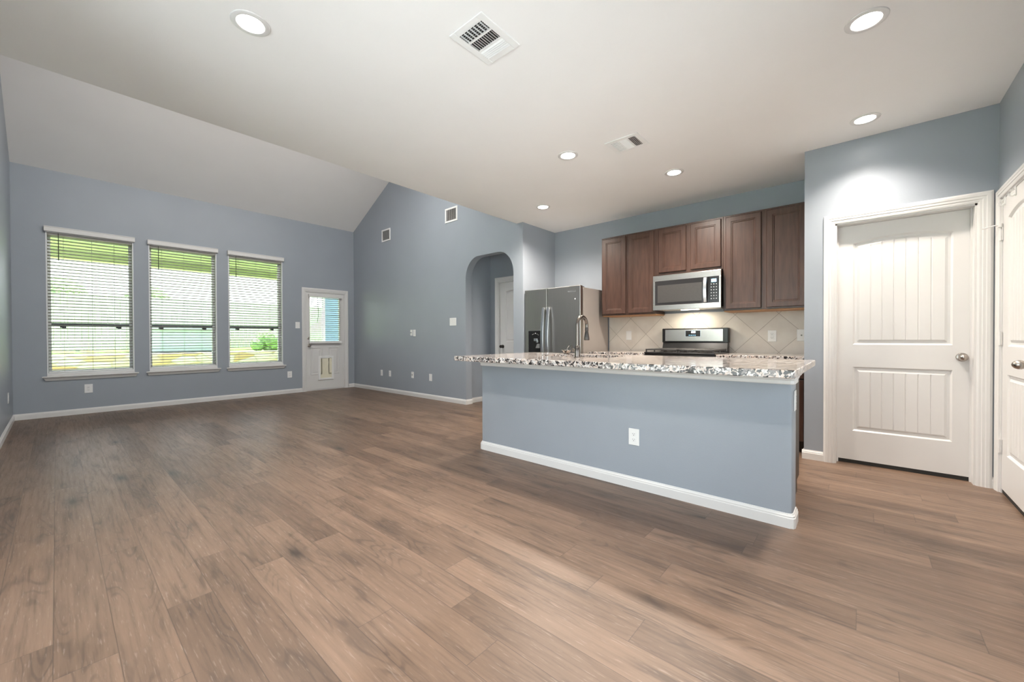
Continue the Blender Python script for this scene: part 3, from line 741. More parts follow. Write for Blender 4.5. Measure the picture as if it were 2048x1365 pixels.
b.loft([lp(oin, CT), lp(inner, CT)], True, False); b.loft([lp(oin, CB), lp(inner, CB)], True, False); b.loft([lp(inner, CT), lp(inner, CB)], True, False)
ct = b.build('island_countertop', GRAN, None, loc=(-1.547, 3.02, CB))
tag(ct, 'speckled granite countertop overhanging the blue-gray island', 'countertop')
sk = thing('kitchen_sink', 'undermount steel sink set in the island countertop', 'sink', ((SX0+SX1)/2, (SY0+SY1)/2, 0.70), local=False)
b = MB(); i2 = rrect(SX0-0.012, SX1+0.012, SY0-0.012, SY1+0.012, 0.05); i3 = rrect(SX0+0.02, SX1-0.02, SY0+0.02, SY1-0.02, 0.06); i4 = rrect(SX0-0.02, SX1+0.02, SY0-0.02, SY1+0.02, 0.05); i5 = rrect(SX0, SX1, SY0, SY1, 0.05)
b.loft([lp(i4, CB-0.001), lp(i5, CB-0.001), lp(i3, 0.69), lp(rrect(SX0+0.2, SX1-0.2, SY0+0.15, SY1-0.15, 0.03), 0.685)], True, False)
b.add(lp(rrect(SX0+0.2, SX1-0.2, SY0+0.15, SY1-0.15, 0.03), 0.685), [tuple(range(n))])
b.build('basin', SINKM, sk, smooth=True)
b = MB(); b.lathe([(0.045,0.002),(0.045,0.006),(0.03,0.004),(0.002,0.004)], ((SX0+SX1)/2, (SY0+SY1)/2, 0.684), 'z'); b.build('drain', NICKEL, sk, smooth=True)

# faucet
FX, FY = -1.775, 2.855
fc = thing('kitchen_faucet', 'bronze gooseneck pull-down faucet on the island countertop', 'faucet', (FX, FY, CT), local=False)
b = MB(); b.lathe([(0.027,0),(0.027,0.004),(0.0235,0.008),(0.0225,0.085),(0.0205,0.088),(0.0205,0.092),(0.0185,0.094),(0.0165,0.10)], (FX,FY,CT), 'z'); b.build('base', FAUCET, fc, smooth=True)
path = [(FX,FY,CT+0.095), (FX,FY,CT+0.18), (FX,FY,CT+0.26)]
R = 0.076
for i in range(0, 17):
    a = math.pi - math.pi*1.06*i/16; path.append((FX, FY + R + R*math.cos(a), CT + 0.268 + R*math.sin(a)))
b = MB(); b.tube(path, 0.0145, 16); b.build('spout', FAUCET, fc, smooth=True)
ex, ey, ez = path[-1]
b = MB(); b.lathe([(0.0145,0.0),(0.0155,-0.004),(0.0155,-0.028),(0.0135,-0.031),(0.0165,-0.045),(0.0225,-0.085),(0.0245,-0.105),(0.022,-0.110),(0.003,-0.110)], (ex, ey, ez), 'z'); b.build('spray_head', NICKELD, fc, smooth=True)
b = MB(); b.tube([(FX-0.018, FY, CT+0.060), (FX-0.040, FY-0.002, CT+0.062)], [0.013, 0.013], 14); b.tube([(FX-0.036, FY, CT+0.062), (FX-0.052, FY, CT+0.075), (FX-0.060, FY+0.004, CT+0.105)], [0.007, 0.005, 0.004], 10); b.build('lever_handle', FAUCET, fc, smooth=True)
sb = thing('strainer_basket', 'small round bronze sink strainer behind the faucet', 'strainer', (-2.26, 3.43, CT), local=False)
b = MB(); b.lathe([(0.028,0.0),(0.036,0.022),(0.044,0.036),(0.056,0.038),(0.056,0.041),(0.040,0.040),(0.026,0.006),(0.002,0.004)], (-2.26, 3.43, CT), 'z'); b.build('cup', NICKEL, sb, smooth=True)
b = MB(); b.tube([(-2.26,3.43,CT+0.004),(-2.258,3.44,CT+0.06),(-2.245,3.455,CT+0.085)], [0.004,0.003,0.005], 8); b.build('stem', NICKEL, sb, smooth=True)

# ================================================================== BACK RUN
BC0, BC1 = 0.906, 0.874   # back counter top / underside
YCF2 = 4.535
def base_unit(name, label, x0, x1):
    t = thing(name, label, 'cabinet', ((x0+x1)/2, 4.87, 0), local=False)
    b = MB(); b.box(x0, x1, 4.575, YK-0.002, 0.10, BC1-0.004); b.box(x0, x1, 4.63, YK-0.002, 0, 0.10); b.build('body', DARKW, t)
    wd = (x1-x0)/2
    for k in range(2):
        a, c = x0 + k*wd + 0.012, x0 + (k+1)*wd - 0.012
        q = MB(); q.box(a, c, 4.555, 4.575, 0.115, 0.685); q.build('door', CABW, t, bevel=0.003)
        q = MB(); q.box(a, c, 4.555, 4.575, 0.70, 0.858); q.build('drawer', CABW, t, bevel=0.003)
base_unit('base_cabinet', 'dark wood base cabinet between the refrigerator and the range', -2.640, -1.908)
base_unit('base_cabinet', 'dark wood base cabinet between the range and the pantry wall', -1.138, -0.386)
for x0, x1, lab in ((-2.672, -1.907, 'speckled granite counter left of the range'), (-1.139, -0.3835, 'speckled granite counter right of the range')):
    b = MB(); b.box(x0, x1, YCF2, YK-0.013, BC1, BC0); o = b.build('back_countertop', GRAN, None, loc=((x0+x1)/2, 4.86, BC1), bevel=0.004); tag(o, lab, 'countertop')

# upper cabinets
def cab_door(t, x0, x1, z0, z1, yf):
    """recessed-panel door with stepped frame; front face at yf, 20 mm thick"""
    b = MB(); r = 0.052
    def rl(dx, y): return [(x0+dx, y, z0+dx), (x1-dx, y, z0+dx), (x1-dx, y, z1-dx), (x0+dx, y, z1-dx)]
    b.loft([rl(0, yf+0.020), rl(0, yf+0.005), rl(0.005, yf), rl(r, yf), rl(r+0.004, yf+0.005), rl(r+0.012, yf+0.005), rl(r+0.018, yf+0.011)], True, True)
    return b.build('door', CABW, t)
YU = 4.860
def upper(label, x0, x1, z0, z1, doors, rail=True):
    t = thing('upper_cabinet', label, 'cabinet', ((x0+x1)/2, 5.02, z0), local=False)
    b = MB(); b.box(x0, x1, YU, YK-0.001, z0+0.012, z1); b.build('body', CABW, t, bevel=0.001)
    for a, c, q0, q1 in doors: cab_door(t, a, c, q0, q1, YU-0.0205)
    if rail:
        b = MB(); b.box(x0+0.004, x1-0.002, YU+0.02, YK-0.014, z0, z0+0.012); b.build('underside', RAWW, t)
UZ0, UZ1 = 1.368, 2.420
upper('stained wood wall cabinet above the counter, beside the refrigerator', -2.636, -1.909, UZ0, UZ1, [(-2.616, -2.287, UZ0+0.030, UZ1-0.022), (-2.252, -1.918, UZ0+0.030, UZ1-0.022)])
upper('short stained wood wall cabinet above the microwave', -1.907, -1.148, 1.834, UZ1, [(-1.858, -1.537, 1.872, UZ1-0.022), (-1.488, -1.167, 1.872, UZ1-0.022)], False)
upper('stained wood wall cabinet beside the pantry wall', -1.146, -0.384, UZ0, UZ1, [(-1.119, -0.784, UZ0+0.030, UZ1-0.022), (-0.738, -0.402, UZ0+0.030, UZ1-0.022)])

def text_mesh(s, size, extrude=0.0008):
    cu = bpy.data.curves.new('txt', 'FONT'); cu.body = s; cu.size = size; cu.extrude = extrude; cu.align_x = 'CENTER'; cu.align_y = 'CENTER'; cu.resolution_u = 3
    o = bpy.data.objects.new('txt', cu); C.objects.link(o)
    me = bpy.data.meshes.new_from_object(o.evaluated_get(bpy.context.evaluated_depsgraph_get()))
    vs = [tuple(v.co) for v in me.vertices]; fs = [tuple(p.vertices) for p in me.polygons]
    bpy.data.objects.remove(o); bpy.data.curves.remove(cu); bpy.data.meshes.remove(me)
    return vs, fs
def put_text(b, s, size, x, y, z):    # reads on a face looking toward -y
    vs, fs = text_mesh(s, size); b.add([(x + v[0], y - v[2], z + v[1]) for v in vs], fs)

# microwave
mx0, mx1, my, mz0, mz1 = -1.903, -1.150, 4.780, 1.415, 1.830
mw = thing('microwave', 'stainless over-the-range microwave under the short cabinet', 'microwave', ((mx0+mx1)/2, 4.98, mz0), local=False)
b = MB(); b.box(mx0+0.004, mx1-0.004, my+0.035, YK-0.014, mz0+0.010, mz1+0.002); b.build('body', BLACK, mw)
b = MB(); ox0, ox1, oz0, oz1 = mx0+0.026, mx1-0.020, mz0+0.058, mz1-0.068
def fr4(b, a0, a1, c0, c1, h0, h1, k0, k1, y0, y1):
    b.box(a0, a1, y0, y1, c0, h0); b.box(a0, a1, y0, y1, h1, c1); b.box(a0, k0, y0, y1, h0, h1); b.box(k1, a1, y0, y1, h0, h1)
fr4(b, mx0, mx1, mz0, mz1, oz0, oz1, ox0, ox1, my, my+0.035); b.build('front_frame', STEEL, mw, bevel=0.002)
xp = -1.272
b = MB(); b.box(ox0, xp-0.004, my+0.002, my+0.034, oz0, oz1); dr = b.build('door_window', GLASSB, mw)
SCR = mat('microwave_mesh_screen', (0.060, 0.056, 0.054), 0.30, var=0.06, vscale=40)
b = MB(); b.box(ox0+0.030, xp-0.075, my+0.0005, my+0.004, oz0+0.030, oz1-0.052); b.build('mesh_screen', SCR, mw)
b = MB(); b.box(xp+0.002, ox1, my+0.001, my+0.034, oz0, oz1); cp = b.build('control_panel', BLACK, mw)
b = MB(); b.box(xp+0.024, xp+0.076, my-0.0002, my+0.002, oz1-0.062, oz1-0.028); b.build('display', DISP, mw)
for r_ in range(6):
    b = MB()
    for c_ in range(3):
        xx = xp + 0.024 + c_*0.026; zz = oz1 - 0.085 - r_*0.032
        b.box(xx-0.004, xx+0.004, my-0.0002, my+0.002, zz-0.004, zz+0.004)
    b.build('key_row', MARK, cp)
b = MB(); hx = xp - 0.034
pth = [(hx, my-0.010 - 0.028*math.sin(math.pi*(0.08+0.84*i/12)), oz0+0.006 + (oz1-oz0-0.012)*i/12) for i in range(13)]
b.bar(pth, (1,0,0), 0.017, 0.006, (0,1,0)); b.box(hx-0.012, hx+0.012, my-0.016, my+0.004, oz0+0.012, oz0+0.030); b.box(hx-0.012, hx+0.012, my-0.016, my+0.004, oz1-0.030, oz1-0.012)
b.build('door_handle', HANDLE, mw, bevel=0.003, smooth=True)
b = MB(); put_text(b, 'Whirlpool', 0.022, -1.565, my-0.0005, mz1-0.033); b.build('emblem', HANDLE, mw)
b = MB(); b.box(mx0+0.03, mx1-0.03, my+0.050, YK-0.08, mz0+0.002, mz0+0.012); b.build('vent_grille', STEEL, mw)
UL = emit('cooktop_lamp_glow', (1.0, 0.9, 0.74), 6.0)
b = MB(); b.box(-1.62, -1.43, 4.92, 4.98, mz0-0.002, mz0+0.004); b.build('cooktop_lamp', UL, mw)
ld = bpy.data.lights.new('cooktop_light', 'AREA'); ld.shape = 'RECTANGLE'; ld.size = 0.19; ld.size_y = 0.06; ld.energy = 2.0; ld.color = (1.0, 0.88, 0.70)
lo = bpy.data.objects.new('cooktop_light', ld); C.objects.link(lo); lo.parent = mw; lo.location = Vector((-1.525, 4.95, mz0-0.006)) - Vector(mw['_o'])

# range
rg = thing('gas_range', 'black and stainless gas range between the two granite counters', 'range', (-1.523, 4.85, 0), local=False)
rx0, rx1 = -1.903, -1.143
b = MB(); b.box(rx0, rx1, 4.545, 5.165, 0.10, 0.898); b.box(rx0+0.02, rx1-0.02, 4.60, 5.16, 0, 0.10); b.build('body', BLACK, rg)
b = MB(); b.box(rx0+0.006, rx1-0.006, 4.515, 4.545, 0.26, 0.78); b.build('oven_door', STEEL, rg, bevel=0.004)
b = MB(); b.box(rx0+0.12, rx1-0.12, 4.513, 4.520, 0.36, 0.66); b.build('oven_window', GLASSB, rg)
b = MB(); b.tube([(rx0+0.06,4.475,0.745),(rx1-0.06,4.475,0.745)], 0.012); 
for xx in (rx0+0.09, rx1-0.09): b.tube([(xx,4.475,0.745),(xx,4.517,0.745)], 0.008)
b.build('oven_handle', HANDLE, rg, smooth=True)
b = MB(); b.box(rx0+0.006, rx1-0.006, 4.520, 4.545, 0.11, 0.25); b.build('storage_drawer', STEEL, rg, bevel=0.004)
b = MB(); b.box(rx0, rx1, 4.510, 5.05, 0.898, 0.920); b.build('cooktop', BLACK, rg, bevel=0.006)
b = MB(); b.box(rx0, rx1, 4.512, 4.545, 0.80, 0.893); b.build('control_fascia', BLACK, rg, bevel=0.004)
for k in range(5):
    b = MB(); b.lathe([(0.022,0),(0.022,-0.008),(0.018,-0.012),(0.017,-0.032),(0.002,-0.033)], (rx0+0.10+k*0.14, 4.512, 0.848), 'y', 18); b.build('burner_knob', STEEL, rg, smooth=True)
for cx in (rx0+0.17, rx1-0.17):
    for cy in (4.66, 4.91):
        b = MB(); b.lathe([(0.045,0.0),(0.045,0.008),(0.030,0.010),(0.030,0.018),(0.002,0.019)], (cx, cy, 0.919), 'z', 18); b.build('burner', IRON, rg, smooth=True)
for g0, g1 in ((rx0+0.012, -1.527), (-1.519, rx1-0.012)):
    b = MB(); z0, z1 = 0.940, 0.955
    for yy in (4.535, 4.655, 4.78, 4.905, 5.025): b.box(g0, g1, yy-0.007, yy+0.007, z0, z1)
    for xx in (g0+0.007, (g0+g1)/2, g1-0.007): b.box(xx-0.007, xx+0.007, 4.528, 5.032, z0, z1)
    for xx in (g0+0.007, g1-0.007):
        for yy in (4.535, 4.78, 5.025): b.box(xx-0.007, xx+0.007, yy-0.007, yy+0.007, 0.918, z0)
    b.build('grate', IRON, rg, bevel=0.002)
b = MB(); b.box(rx0+0.010, rx1-0.010, 5.085, 5.165, 0.90, 1.035); b.add([(rx0+0.010,5.05,0.918),(rx1-0.010,5.05,0.918),(rx1-0.010,5.085,1.02),(rx0+0.010,5.085,1.02),(rx0+0.010,5.086,0.918),(rx1-0.010,5.086,0.918)], [(0,1,2,3),(0,3,4),(1,5,2),(0,4,5,1)])
b.build('backguard_base', BLACK, rg)
b = MB(); b.box(rx0, rx1, 5.078, 5.168, 1.022, 1.198); bg_ = b.build('backguard', BLACK, rg, bevel=0.008)
b = MB(); b.box(rx0+0.040, rx1-0.055, 5.072, 5.080, 1.041, 1.184); b.build('control_panel', STEEL, rg, bevel=0.002)
b = MB(); fr4(b, -1.622, -1.436, 1.090, 1.176, 1.098, 1.168, -1.613, -1.445, 5.069, 5.074); b.build('display_bezel', HANDLE, rg, bevel=0.001)
b = MB(); b.box(-1.613, -1.445, 5.0695, 5.074, 1.098, 1.168); b.build('display', BLACK, rg)
b = MB()
for k in range(3):
    x = -1.545 + k*0.016; z = 1.142
    fr4(b, x, x+0.012, z, z+0.018, z+0.004, z+0.014, x+0.004, x+0.009, 5.0688, 5.0696)
b.build('clock_digits', DISPW, rg)
b = MB()
for k in range(4): b.box(-1.575+k*0.022, -1.564+k*0.022, 5.0688, 5.0696, 1.112, 1.116)
b.build('key_marks', DISP, rg)

# refrigerator
fx0, fx1, fy = -3.612, -2.697, 4.410
fr = thing('refrigerator', 'stainless side-by-side refrigerator with black dispenser in the alcove', 'refrigerator', ((fx0+fx1)/2, 4.8, 0), local=False)
b = MB(); b.box(fx0+0.004, fx1-0.003, 4.490, YK-0.03, 0.02, 1.742); b.build('case', FRSIDE, fr, bevel=0.004)
seam = -3.222
b = MB(); b.box(fx0+0.01, fx1-0.01, 4.44, 4.49, 0.06, 1.73); b.build('door_gasket', BLACKM, fr)
b = MB(); b.box(fx0, seam-0.004, fy, fy+0.066, 0.06, 1.762); b.build('freezer_door', STEELD, fr, bevel=0.006)
b = MB(); b.box(seam+0.004, fx1, fy, fy+0.066, 0.06, 1.762); b.build('refrigerator_door', STEELD, fr, bevel=0.006)
b = MB(); b.box(fx0+0.02, fx1-0.02, 4.45, 4.49, 0.0, 0.058); b.build('toe_grille', BLACKM, fr)
for xx, sgn in ((seam-0.040, -1), (seam+0.040, 1)):
    b = MB(); pth = [(xx, fy-0.014 - 0.050*math.sin(math.pi*(0.06+0.88*i/20)), 0.62 + 0.880*i/20) for i in range(21)]
    b.bar(pth, (1,0,0), 0.021, 0.011, (0,1,0)); b.box(xx-0.014, xx+0.014, fy-0.026, fy+0.002, 0.62, 0.65); b.box(xx-0.014, xx+0.014, fy-0.026, fy+0.002, 1.47, 1.50)
    b.build('door_handle', HANDLE, fr, bevel=0.004, smooth=True)
b = MB(); b.box(-3.540, -3.286, fy-0.006, fy+0.002, 0.80, 1.185); dp = b.build('water_dispenser', BLACK, fr, bevel=0.004)
b = MB(); fr4(b, -3.548, -3.280, 0.79, 1.193, 0.798, 1.186, -3.541, -3.287, fy-0.008, fy+0.001); b.build('dispenser_trim', STEEL, dp)
b = MB(); b.box(-3.440, -3.378, fy-0.016, fy-0.006, 1.040, 1.078); b.box(-3.395, -3.365, fy-0.022, fy-0.006, 1.020, 1.052); b.build('water_nozzle', HANDLE, dp, bevel=0.003)
b = MB(); b.add([(-3.388,fy-0.010,1.005),(-3.342,fy-0.010,1.005),(-3.332,fy-0.022,0.945),(-3.405,fy-0.022,0.945),(-3.388,fy-0.006,1.005),(-3.342,fy-0.006,1.005),(-3.332,fy-0.006,0.945),(-3.405,fy-0.006,0.945)],
                [(0,1,2,3),(4,7,6,5),(0,4,5,1),(1,5,6,2),(2,6,7,3),(3,7,4,0)]); b.build('ice_paddle', STEEL, dp)
b = MB(); b.lathe([(0.007,0),(0.006,-0.002),(0.001,-0.002)], (-3.418, fy-0.006, 1.150), 'y', 12)
for dx, dz in ((-0.05,-0.012),(-0.03,-0.004),(0.03,-0.006),(0.05,-0.016)): b.box(-3.418+dx-0.006, -3.418+dx+0.006, fy-0.0068, fy-0.005, 1.145+dz-0.002, 1.145+dz+0.002)
b.build('dispenser_controls', MARK, dp)
b = MB(); put_text(b, 'Whirlpool', 0.030, -2.825, fy-0.0006, 1.690); b.build('emblem', HANDLE, fr)
b = MB(); b.lathe([(0.009,0),(0.009,-0.001),(0.001,-0.001)], (-2.775, fy, 1.590), 'y', 14); b.build('door_sticker', WHITEP, fr)
b = MB(); b.box(fx0+0.03, fx0+0.16, 4.43, 4.56, 1.742, 1.758); b.build('hinge_cover', BLACKM, fr)
b = MB(); b.box(fx1-0.16, fx1-0.03, 4.43, 4.56, 1.742, 1.758); b.build('hinge_cover', BLACKM, fr)

# ================================================================== CEILING FIXTURES
def make_lamp():
    t = thing('recessed_light', '', 'ceiling light', (0, 0, ZC), group='recessed ceiling lights')
    b = MB(); b.lathe([(0.060,-0.002),(0.064,-0.006),(0.084,-0.007),(0.089,-0.004),(0.090,0.0),(0.060,0.0)], (0,0,0), 'z', 40, False); b.build('trim_ring', WHITE, t, smooth=True)
    b = MB(); b.lathe([(0.061,-0.0035),(0.04,-0.0045),(0.001,-0.005)], (0,0,0), 'z', 40); b.build('lens', LENS, t, smooth=True)
    l = bpy.data.lights.new('lamp_light', 'SPOT'); l.energy = LAMP_W; l.color = LAMP_COL; l.spot_size = math.radians(130); l.spot_blend = 1.0; l.shadow_soft_size = 0.055
    lo = bpy.data.objects.new('lamp_light', l); C.objects.link(lo); lo.parent = t; lo.location = (0, 0, -0.02)
    return t
LP = [((-2.404, 0.683), 'lit round recessed light at the top left of the ceiling'),
      ((0.017, 2.796), 'lit round recessed light at the top right of the ceiling'),
      ((0.019, 4.048), 'lit round recessed light above the pantry door'),
      ((-1.999, 3.063), 'lit round recessed light above the island beside the small vent'),
      ((-1.411, 4.083), 'lit round recessed light in front of the wall cabinets'),
      ((-3.020, 4.055), 'lit round recessed light in front of the refrigerator'),
      ((0.017, 0.560), 'unseen round recessed light added above the viewer as fill')]  # last lamp is unseen, added as fill over the front of the room
lamp = make_lamp()
for i, ((x, y), lab) in enumerate(LP):
    if i == 0: lamp.location = (x, y, ZC); lamp['label'] = lab
    else:
        q = dup(lamp, (x, y, ZC), None, lab)
        if i in (1, 2, 4, 5):      # beams narrowed near the pantry, widened over the kitchen run, to balance brightness
            for ch in q.children:
                if ch.type == 'LIGHT':
                    ch.data = ch.data.copy(); ch.data.spot_size = math.radians({1: 118, 2: 123}.get(i, 152)); ch.data.spot_blend = 1.0 if i < 3 else 0.75; ch.data.energy *= 0.72 if i < 3 else 1.0

# unseen fill lights added on the far vault slope to brighten the living area
def slope_fill_lamp(x, y, lab):
    z = ZR - SLOPE*(x - XRIDGE)
    t = thing('vault_fill_light', lab, 'ceiling light', (x, y, z), group='added fill lights in the vault')
    t.rotation_euler = (0, math.atan(SLOPE), 0)
    b = MB(); b.lathe([(0.060,-0.002),(0.064,-0.006),(0.084,-0.007),(0.089,-0.004),(0.090,0.0),(0.060,0.0)], (0,0,0), 'z', 40, False); b.build('trim_ring', WHITE, t, smooth=True)
    b = MB(); b.lathe([(0.061,-0.0035),(0.04,-0.0045),(0.001,-0.005)], (0,0,0), 'z', 40); b.build('lens', LENS, t, smooth=True)
    l = bpy.data.lights.new('lamp_light', 'AREA'); l.shape = 'DISK'; l.size = 0.12; l.energy = VAULT_FILL_W; l.color = (1.0, 0.97, 0.93)
    lo = bpy.data.objects.new('lamp_light', l); C.objects.link(lo); lo.parent = t; lo.location = (0, 0, -0.012)
for y, nm in ((0.45, 'nearest the left wall'), (1.40, 'second from the left wall'), (2.35, 'third from the left wall'), (3.30, 'nearest the gable wall')):
    slope_fill_lamp(-4.95, y, 'unseen round fill light added on the far slope of the vault, ' + nm)

# ceiling registers (canonical: sections along +y, hanging below z=0)
def make_register(name_label, sx_, sy_, loc, rz, grp, mid=1):
    t = thing('ceiling_vent', name_label, 'vent', loc, rz, group=grp)
    hx_, hy = sx_/2, sy_/2; m = 0.040
    ys = [-hy+m, -hy+m+(sy_-2*m-0.024)/3, 0, 0, 0, 0]
    sec = (sy_-2*m-0.024)/3
    bounds = [(-hy+m + k*(sec+0.012), -hy+m + k*(sec+0.012) + sec) for k in range(3)]
    b = MB(); xi = hx_-m
    b.box(-hx_, -xi, -hy, hy, -0.008, -0.001); b.box(xi, hx_, -hy, hy, -0.008, -0.001); b.box(-xi, xi, -hy, bounds[0][0], -0.008, -0.001); b.box(-xi, xi, bounds[2][1], hy, -0.008, -0.001)
    for k in (0, 1): b.box(-xi, xi, bounds[k][1], bounds[k+1][0], -0.008, -0.001)
    b.build('frame', WHITEP, t, bevel=0.003)
    b = MB(); b.box(-xi-0.004, xi+0.004, -hy+m-0.004, hy-m+0.004, -0.0012, 0.0); b.build('duct_shadow', VENTD, t)
    b = MB()
    def fin(p0, p1, d0, d1):   # thin tilted fin between two plan points, top offset d0, bottom offset d1
        b.add([(p0[0]+d0[0],p0[1]+d0[1],-0.0015),(p1[0]+d0[0],p1[1]+d0[1],-0.0015),(p1[0]+d1[0],p1[1]+d1[1],-0.011),(p0[0]+d1[0],p0[1]+d1[1],-0.011),
               (p0[0]+d0[0]+0.0012,p0[1]+d0[1]+0.0012,-0.0015),(p1[0]+d0[0]+0.0012,p1[1]+d0[1]+0.0012,-0.0015),(p1[0]+d1[0]+0.0012,p1[1]+d1[1]+0.0012,-0.011),(p0[0]+d1[0]+0.0012,p0[1]+d1[1]+0.0012,-0.011)],
              [(0,1,2,3),(4,7,6,5),(0,4,5,1),(1,5,6,2),(2,6,7,3),(3,7,4,0)])
    for k in range(5):
        y = bounds[0][0] + sec*(k+0.5)/5; fin((-xi, y), (xi, y), (0, 0.006), (0, -0.002))
        y = bounds[2][0] + sec*(k+0.5)/5; fin((-xi, y), (xi, y), (0, -0.007), (0, 0.005))
    for k in range(11):
        x = -xi + 2*xi*(k+0.5)/11; fin((x, bounds[1][0]), (x, bounds[1][1]), (-0.003*mid, 0), (0.002*mid, 0))
    for k in range(7):
        x = -xi + 2*xi*(k+0.5)/7; fin((x, bounds[0][0]), (x, bounds[0][1]), (0.0, 0), (0.0, 0))
    b.build('louvers', WHITEP, t)
    return t
make_register('large white ceiling vent with three louver banks, near the photo top', 0.250, 0.305, (-1.568, 1.575, ZC), 0, 'ceiling vents')
make_register('small white ceiling vent with one dark louver bank, over the island', 0.255, 0.290, (-1.500, 3.207, ZC), math.pi*1.5, 'ceiling vents', -2.2)

# wall registers on the gable wall
def make_wall_vent():
    t = thing('wall_vent', 'white louvered wall vent on the gable wall, the lower one by the corner', 'vent', (-7.203, YA, 3.165), 0, group='wall vents on the gable wall')
    b = MB(); fr4(b, -0.158, 0.158, -0.122, 0.122, -0.092, 0.092, -0.126, 0.126, -0.010, -0.0005); b.build('frame', WHITEP, t, bevel=0.004)
    b = MB(); b.box(-0.128, 0.128, -0.0015, -0.0003, -0.094, 0.094); b.build('duct_shadow', VENTD, t)
    b = MB()
    for k in range(10):
        x = -0.126 + 0.252*(k+0.5)/10; b.add([(x+0.005,-0.010,-0.092),(x-0.003,-0.002,-0.092),(x-0.003,-0.002,0.092),(x+0.005,-0.010,0.092),(x+0.008,-0.0095,-0.092),(x+0.000,-0.0015,-0.092),(x+0.000,-0.0015,0.092),(x+0.008,-0.0095,0.092)],
              [(0,1,2,3),(4,7,6,5),(0,4,5,1),(1,5,6,2),(2,6,7,3),(3,7,4,0)])
    b.build('louvers', WHITEP, t)
    return t
wv = make_wall_vent()
dup(wv, (-5.190, YA, 3.165), None, 'white louvered wall vent on the gable wall, the upper one by the flat ceiling')

# ================================================================== WALL PLATES (canonical faces -y)
SLOT = mat('socket_slot_dark', (0.05, 0.05, 0.05), 0.6, var=0.1)
def plate(label, loc, rz, w=0.072, h=0.118, kind='duplex', gangs=1, name=None, group=None):
    nm = name or {'duplex': 'wall_outlet', 'switch': 'light_switch', 'coax': 'cable_plate', 'blank': 'blank_plate', 'decor': 'wall_outlet'}[kind]
    cat = {'duplex': 'outlet', 'switch': 'light switch', 'coax': 'cable plate', 'blank': 'wall plate', 'decor': 'outlet'}[kind]
    t = thing(nm, label, cat, loc, rz, group=group)
    b = MB(); b.box(-w/2, w/2, -0.006, -0.0003, -h/2, h/2); b.build('cover_plate', WHITEP, t, bevel=0.003)
    for g in range(gangs):
        cx = (g - (gangs-1)/2)*0.046
        if kind in ('duplex', 'decor'):
            for s_ in (1, -1):
                zc = s_*0.020
                b = MB(); b.box(cx-0.0165, cx+0.0165, -0.0085, -0.005, zc-0.014, zc+0.014); r = b.build('receptacle', WHITEP, t, bevel=0.003)
                b = MB(); b.box(cx-0.0075, cx-0.0055, -0.0089, -0.0082, zc+0.000, zc+0.008); b.box(cx+0.0055, cx+0.0075, -0.0089, -0.0082, zc+0.001, zc+0.008)
                b.lathe([(0.0028,0),(0.0028,-0.0006)], (cx, -0.0083, zc-0.006), 'y', 10); b.build('slots', SLOT, r)
        elif kind == 'switch':
            b = MB(); b.add([(cx-0.0165,-0.0055,-0.033),(cx+0.0165,-0.0055,-0.033),(cx+0.0165,-0.0105,0.033),(cx-0.0165,-0.0105,0.033),(cx-0.0165,-0.004,-0.033),(cx+0.0165,-0.004,-0.033),(cx+0.0165,-0.004,0.033),(cx-0.0165,-0.004,0.033)],
                            [(0,1,2,3),(4,7,6,5),(0,4,5,1),(1,5,6,2),(2,6,7,3),(3,7,4,0)]); b.build('rocker', WHITEP, t)
        elif kind == 'coax':
            b = MB(); b.lathe([(0.007,0),(0.007,-0.010),(0.0045,-0.011),(0.0045,-0.018),(0.001,-0.018)], (cx, -0.005, 0), 'y', 14); b.build('jack', NICKELD, t, smooth=True)
    return t
A0, AW, AL, AR, AE = 0, math.pi/2, math.pi, -math.pi/2, math.pi/2
plate('white double outlet plate below the left window', (XW, 0.307, 0.366), AW, 0.085, 0.128)
plate('white outlet plate between the right window and the back door', (XW, 3.050, 0.374), AW, 0.084, 0.128)
plate('white rocker switch left of the back door', (XW, 3.206, 1.358), AW, 0.084, 0.128, 'switch')
plate('white outlet low on the gable wall, nearest the corner', (-7.400, YA, 0.380), A0)
plate('white outlet low on the gable wall, second from the corner', (-7.092, YA, 0.381), A0)
plate('white cable plate low on the gable wall, with dark jack', (-6.322, YA, 0.398), A0, 0.075, 0.118, 'coax')
plate('white blank plate low on the gable wall, nearest the arch', (-5.776, YA, 0.385), A0, 0.082, 0.126, 'blank')
plate('white cable plate at chest height on the gable wall', (-6.352, YA, 1.190), A0, 0.066, 0.110, 'coax')
plate('white outlet at chest height beside the cable plate', (-6.258, YA, 1.184), A0, 0.078, 0.122)
plate('white three-rocker light switch beside the arch', (-5.160, YA, 1.362), A0, 0.165, 0.130, 'switch', 3)
plate('white switch plate on the backsplash left of the range', (-2.395, YK-0.012, 1.116), A0, 0.078, 0.124, 'switch')
plate('white outlet on the backsplash right of the range', (-0.733, YK-0.012, 1.100), A0, 0.080, 0.124)
plate('white jack plate on the backsplash against the pantry wall', (-0.470, YK-0.012, 1.106), A0, 0.080, 0.124, 'coax')
plate('white outlet on the front of the blue-gray island', (-1.232, IY, 0.371), A0, 0.080, 0.120)
plate('white outlet on the right end of the blue-gray island', (IX1, 2.818, 0.722), AE, 0.072, 0.118)
plate('white outlet low on the left wall', (-7.72, YL, 0.384), AL, 0.075, 0.125)

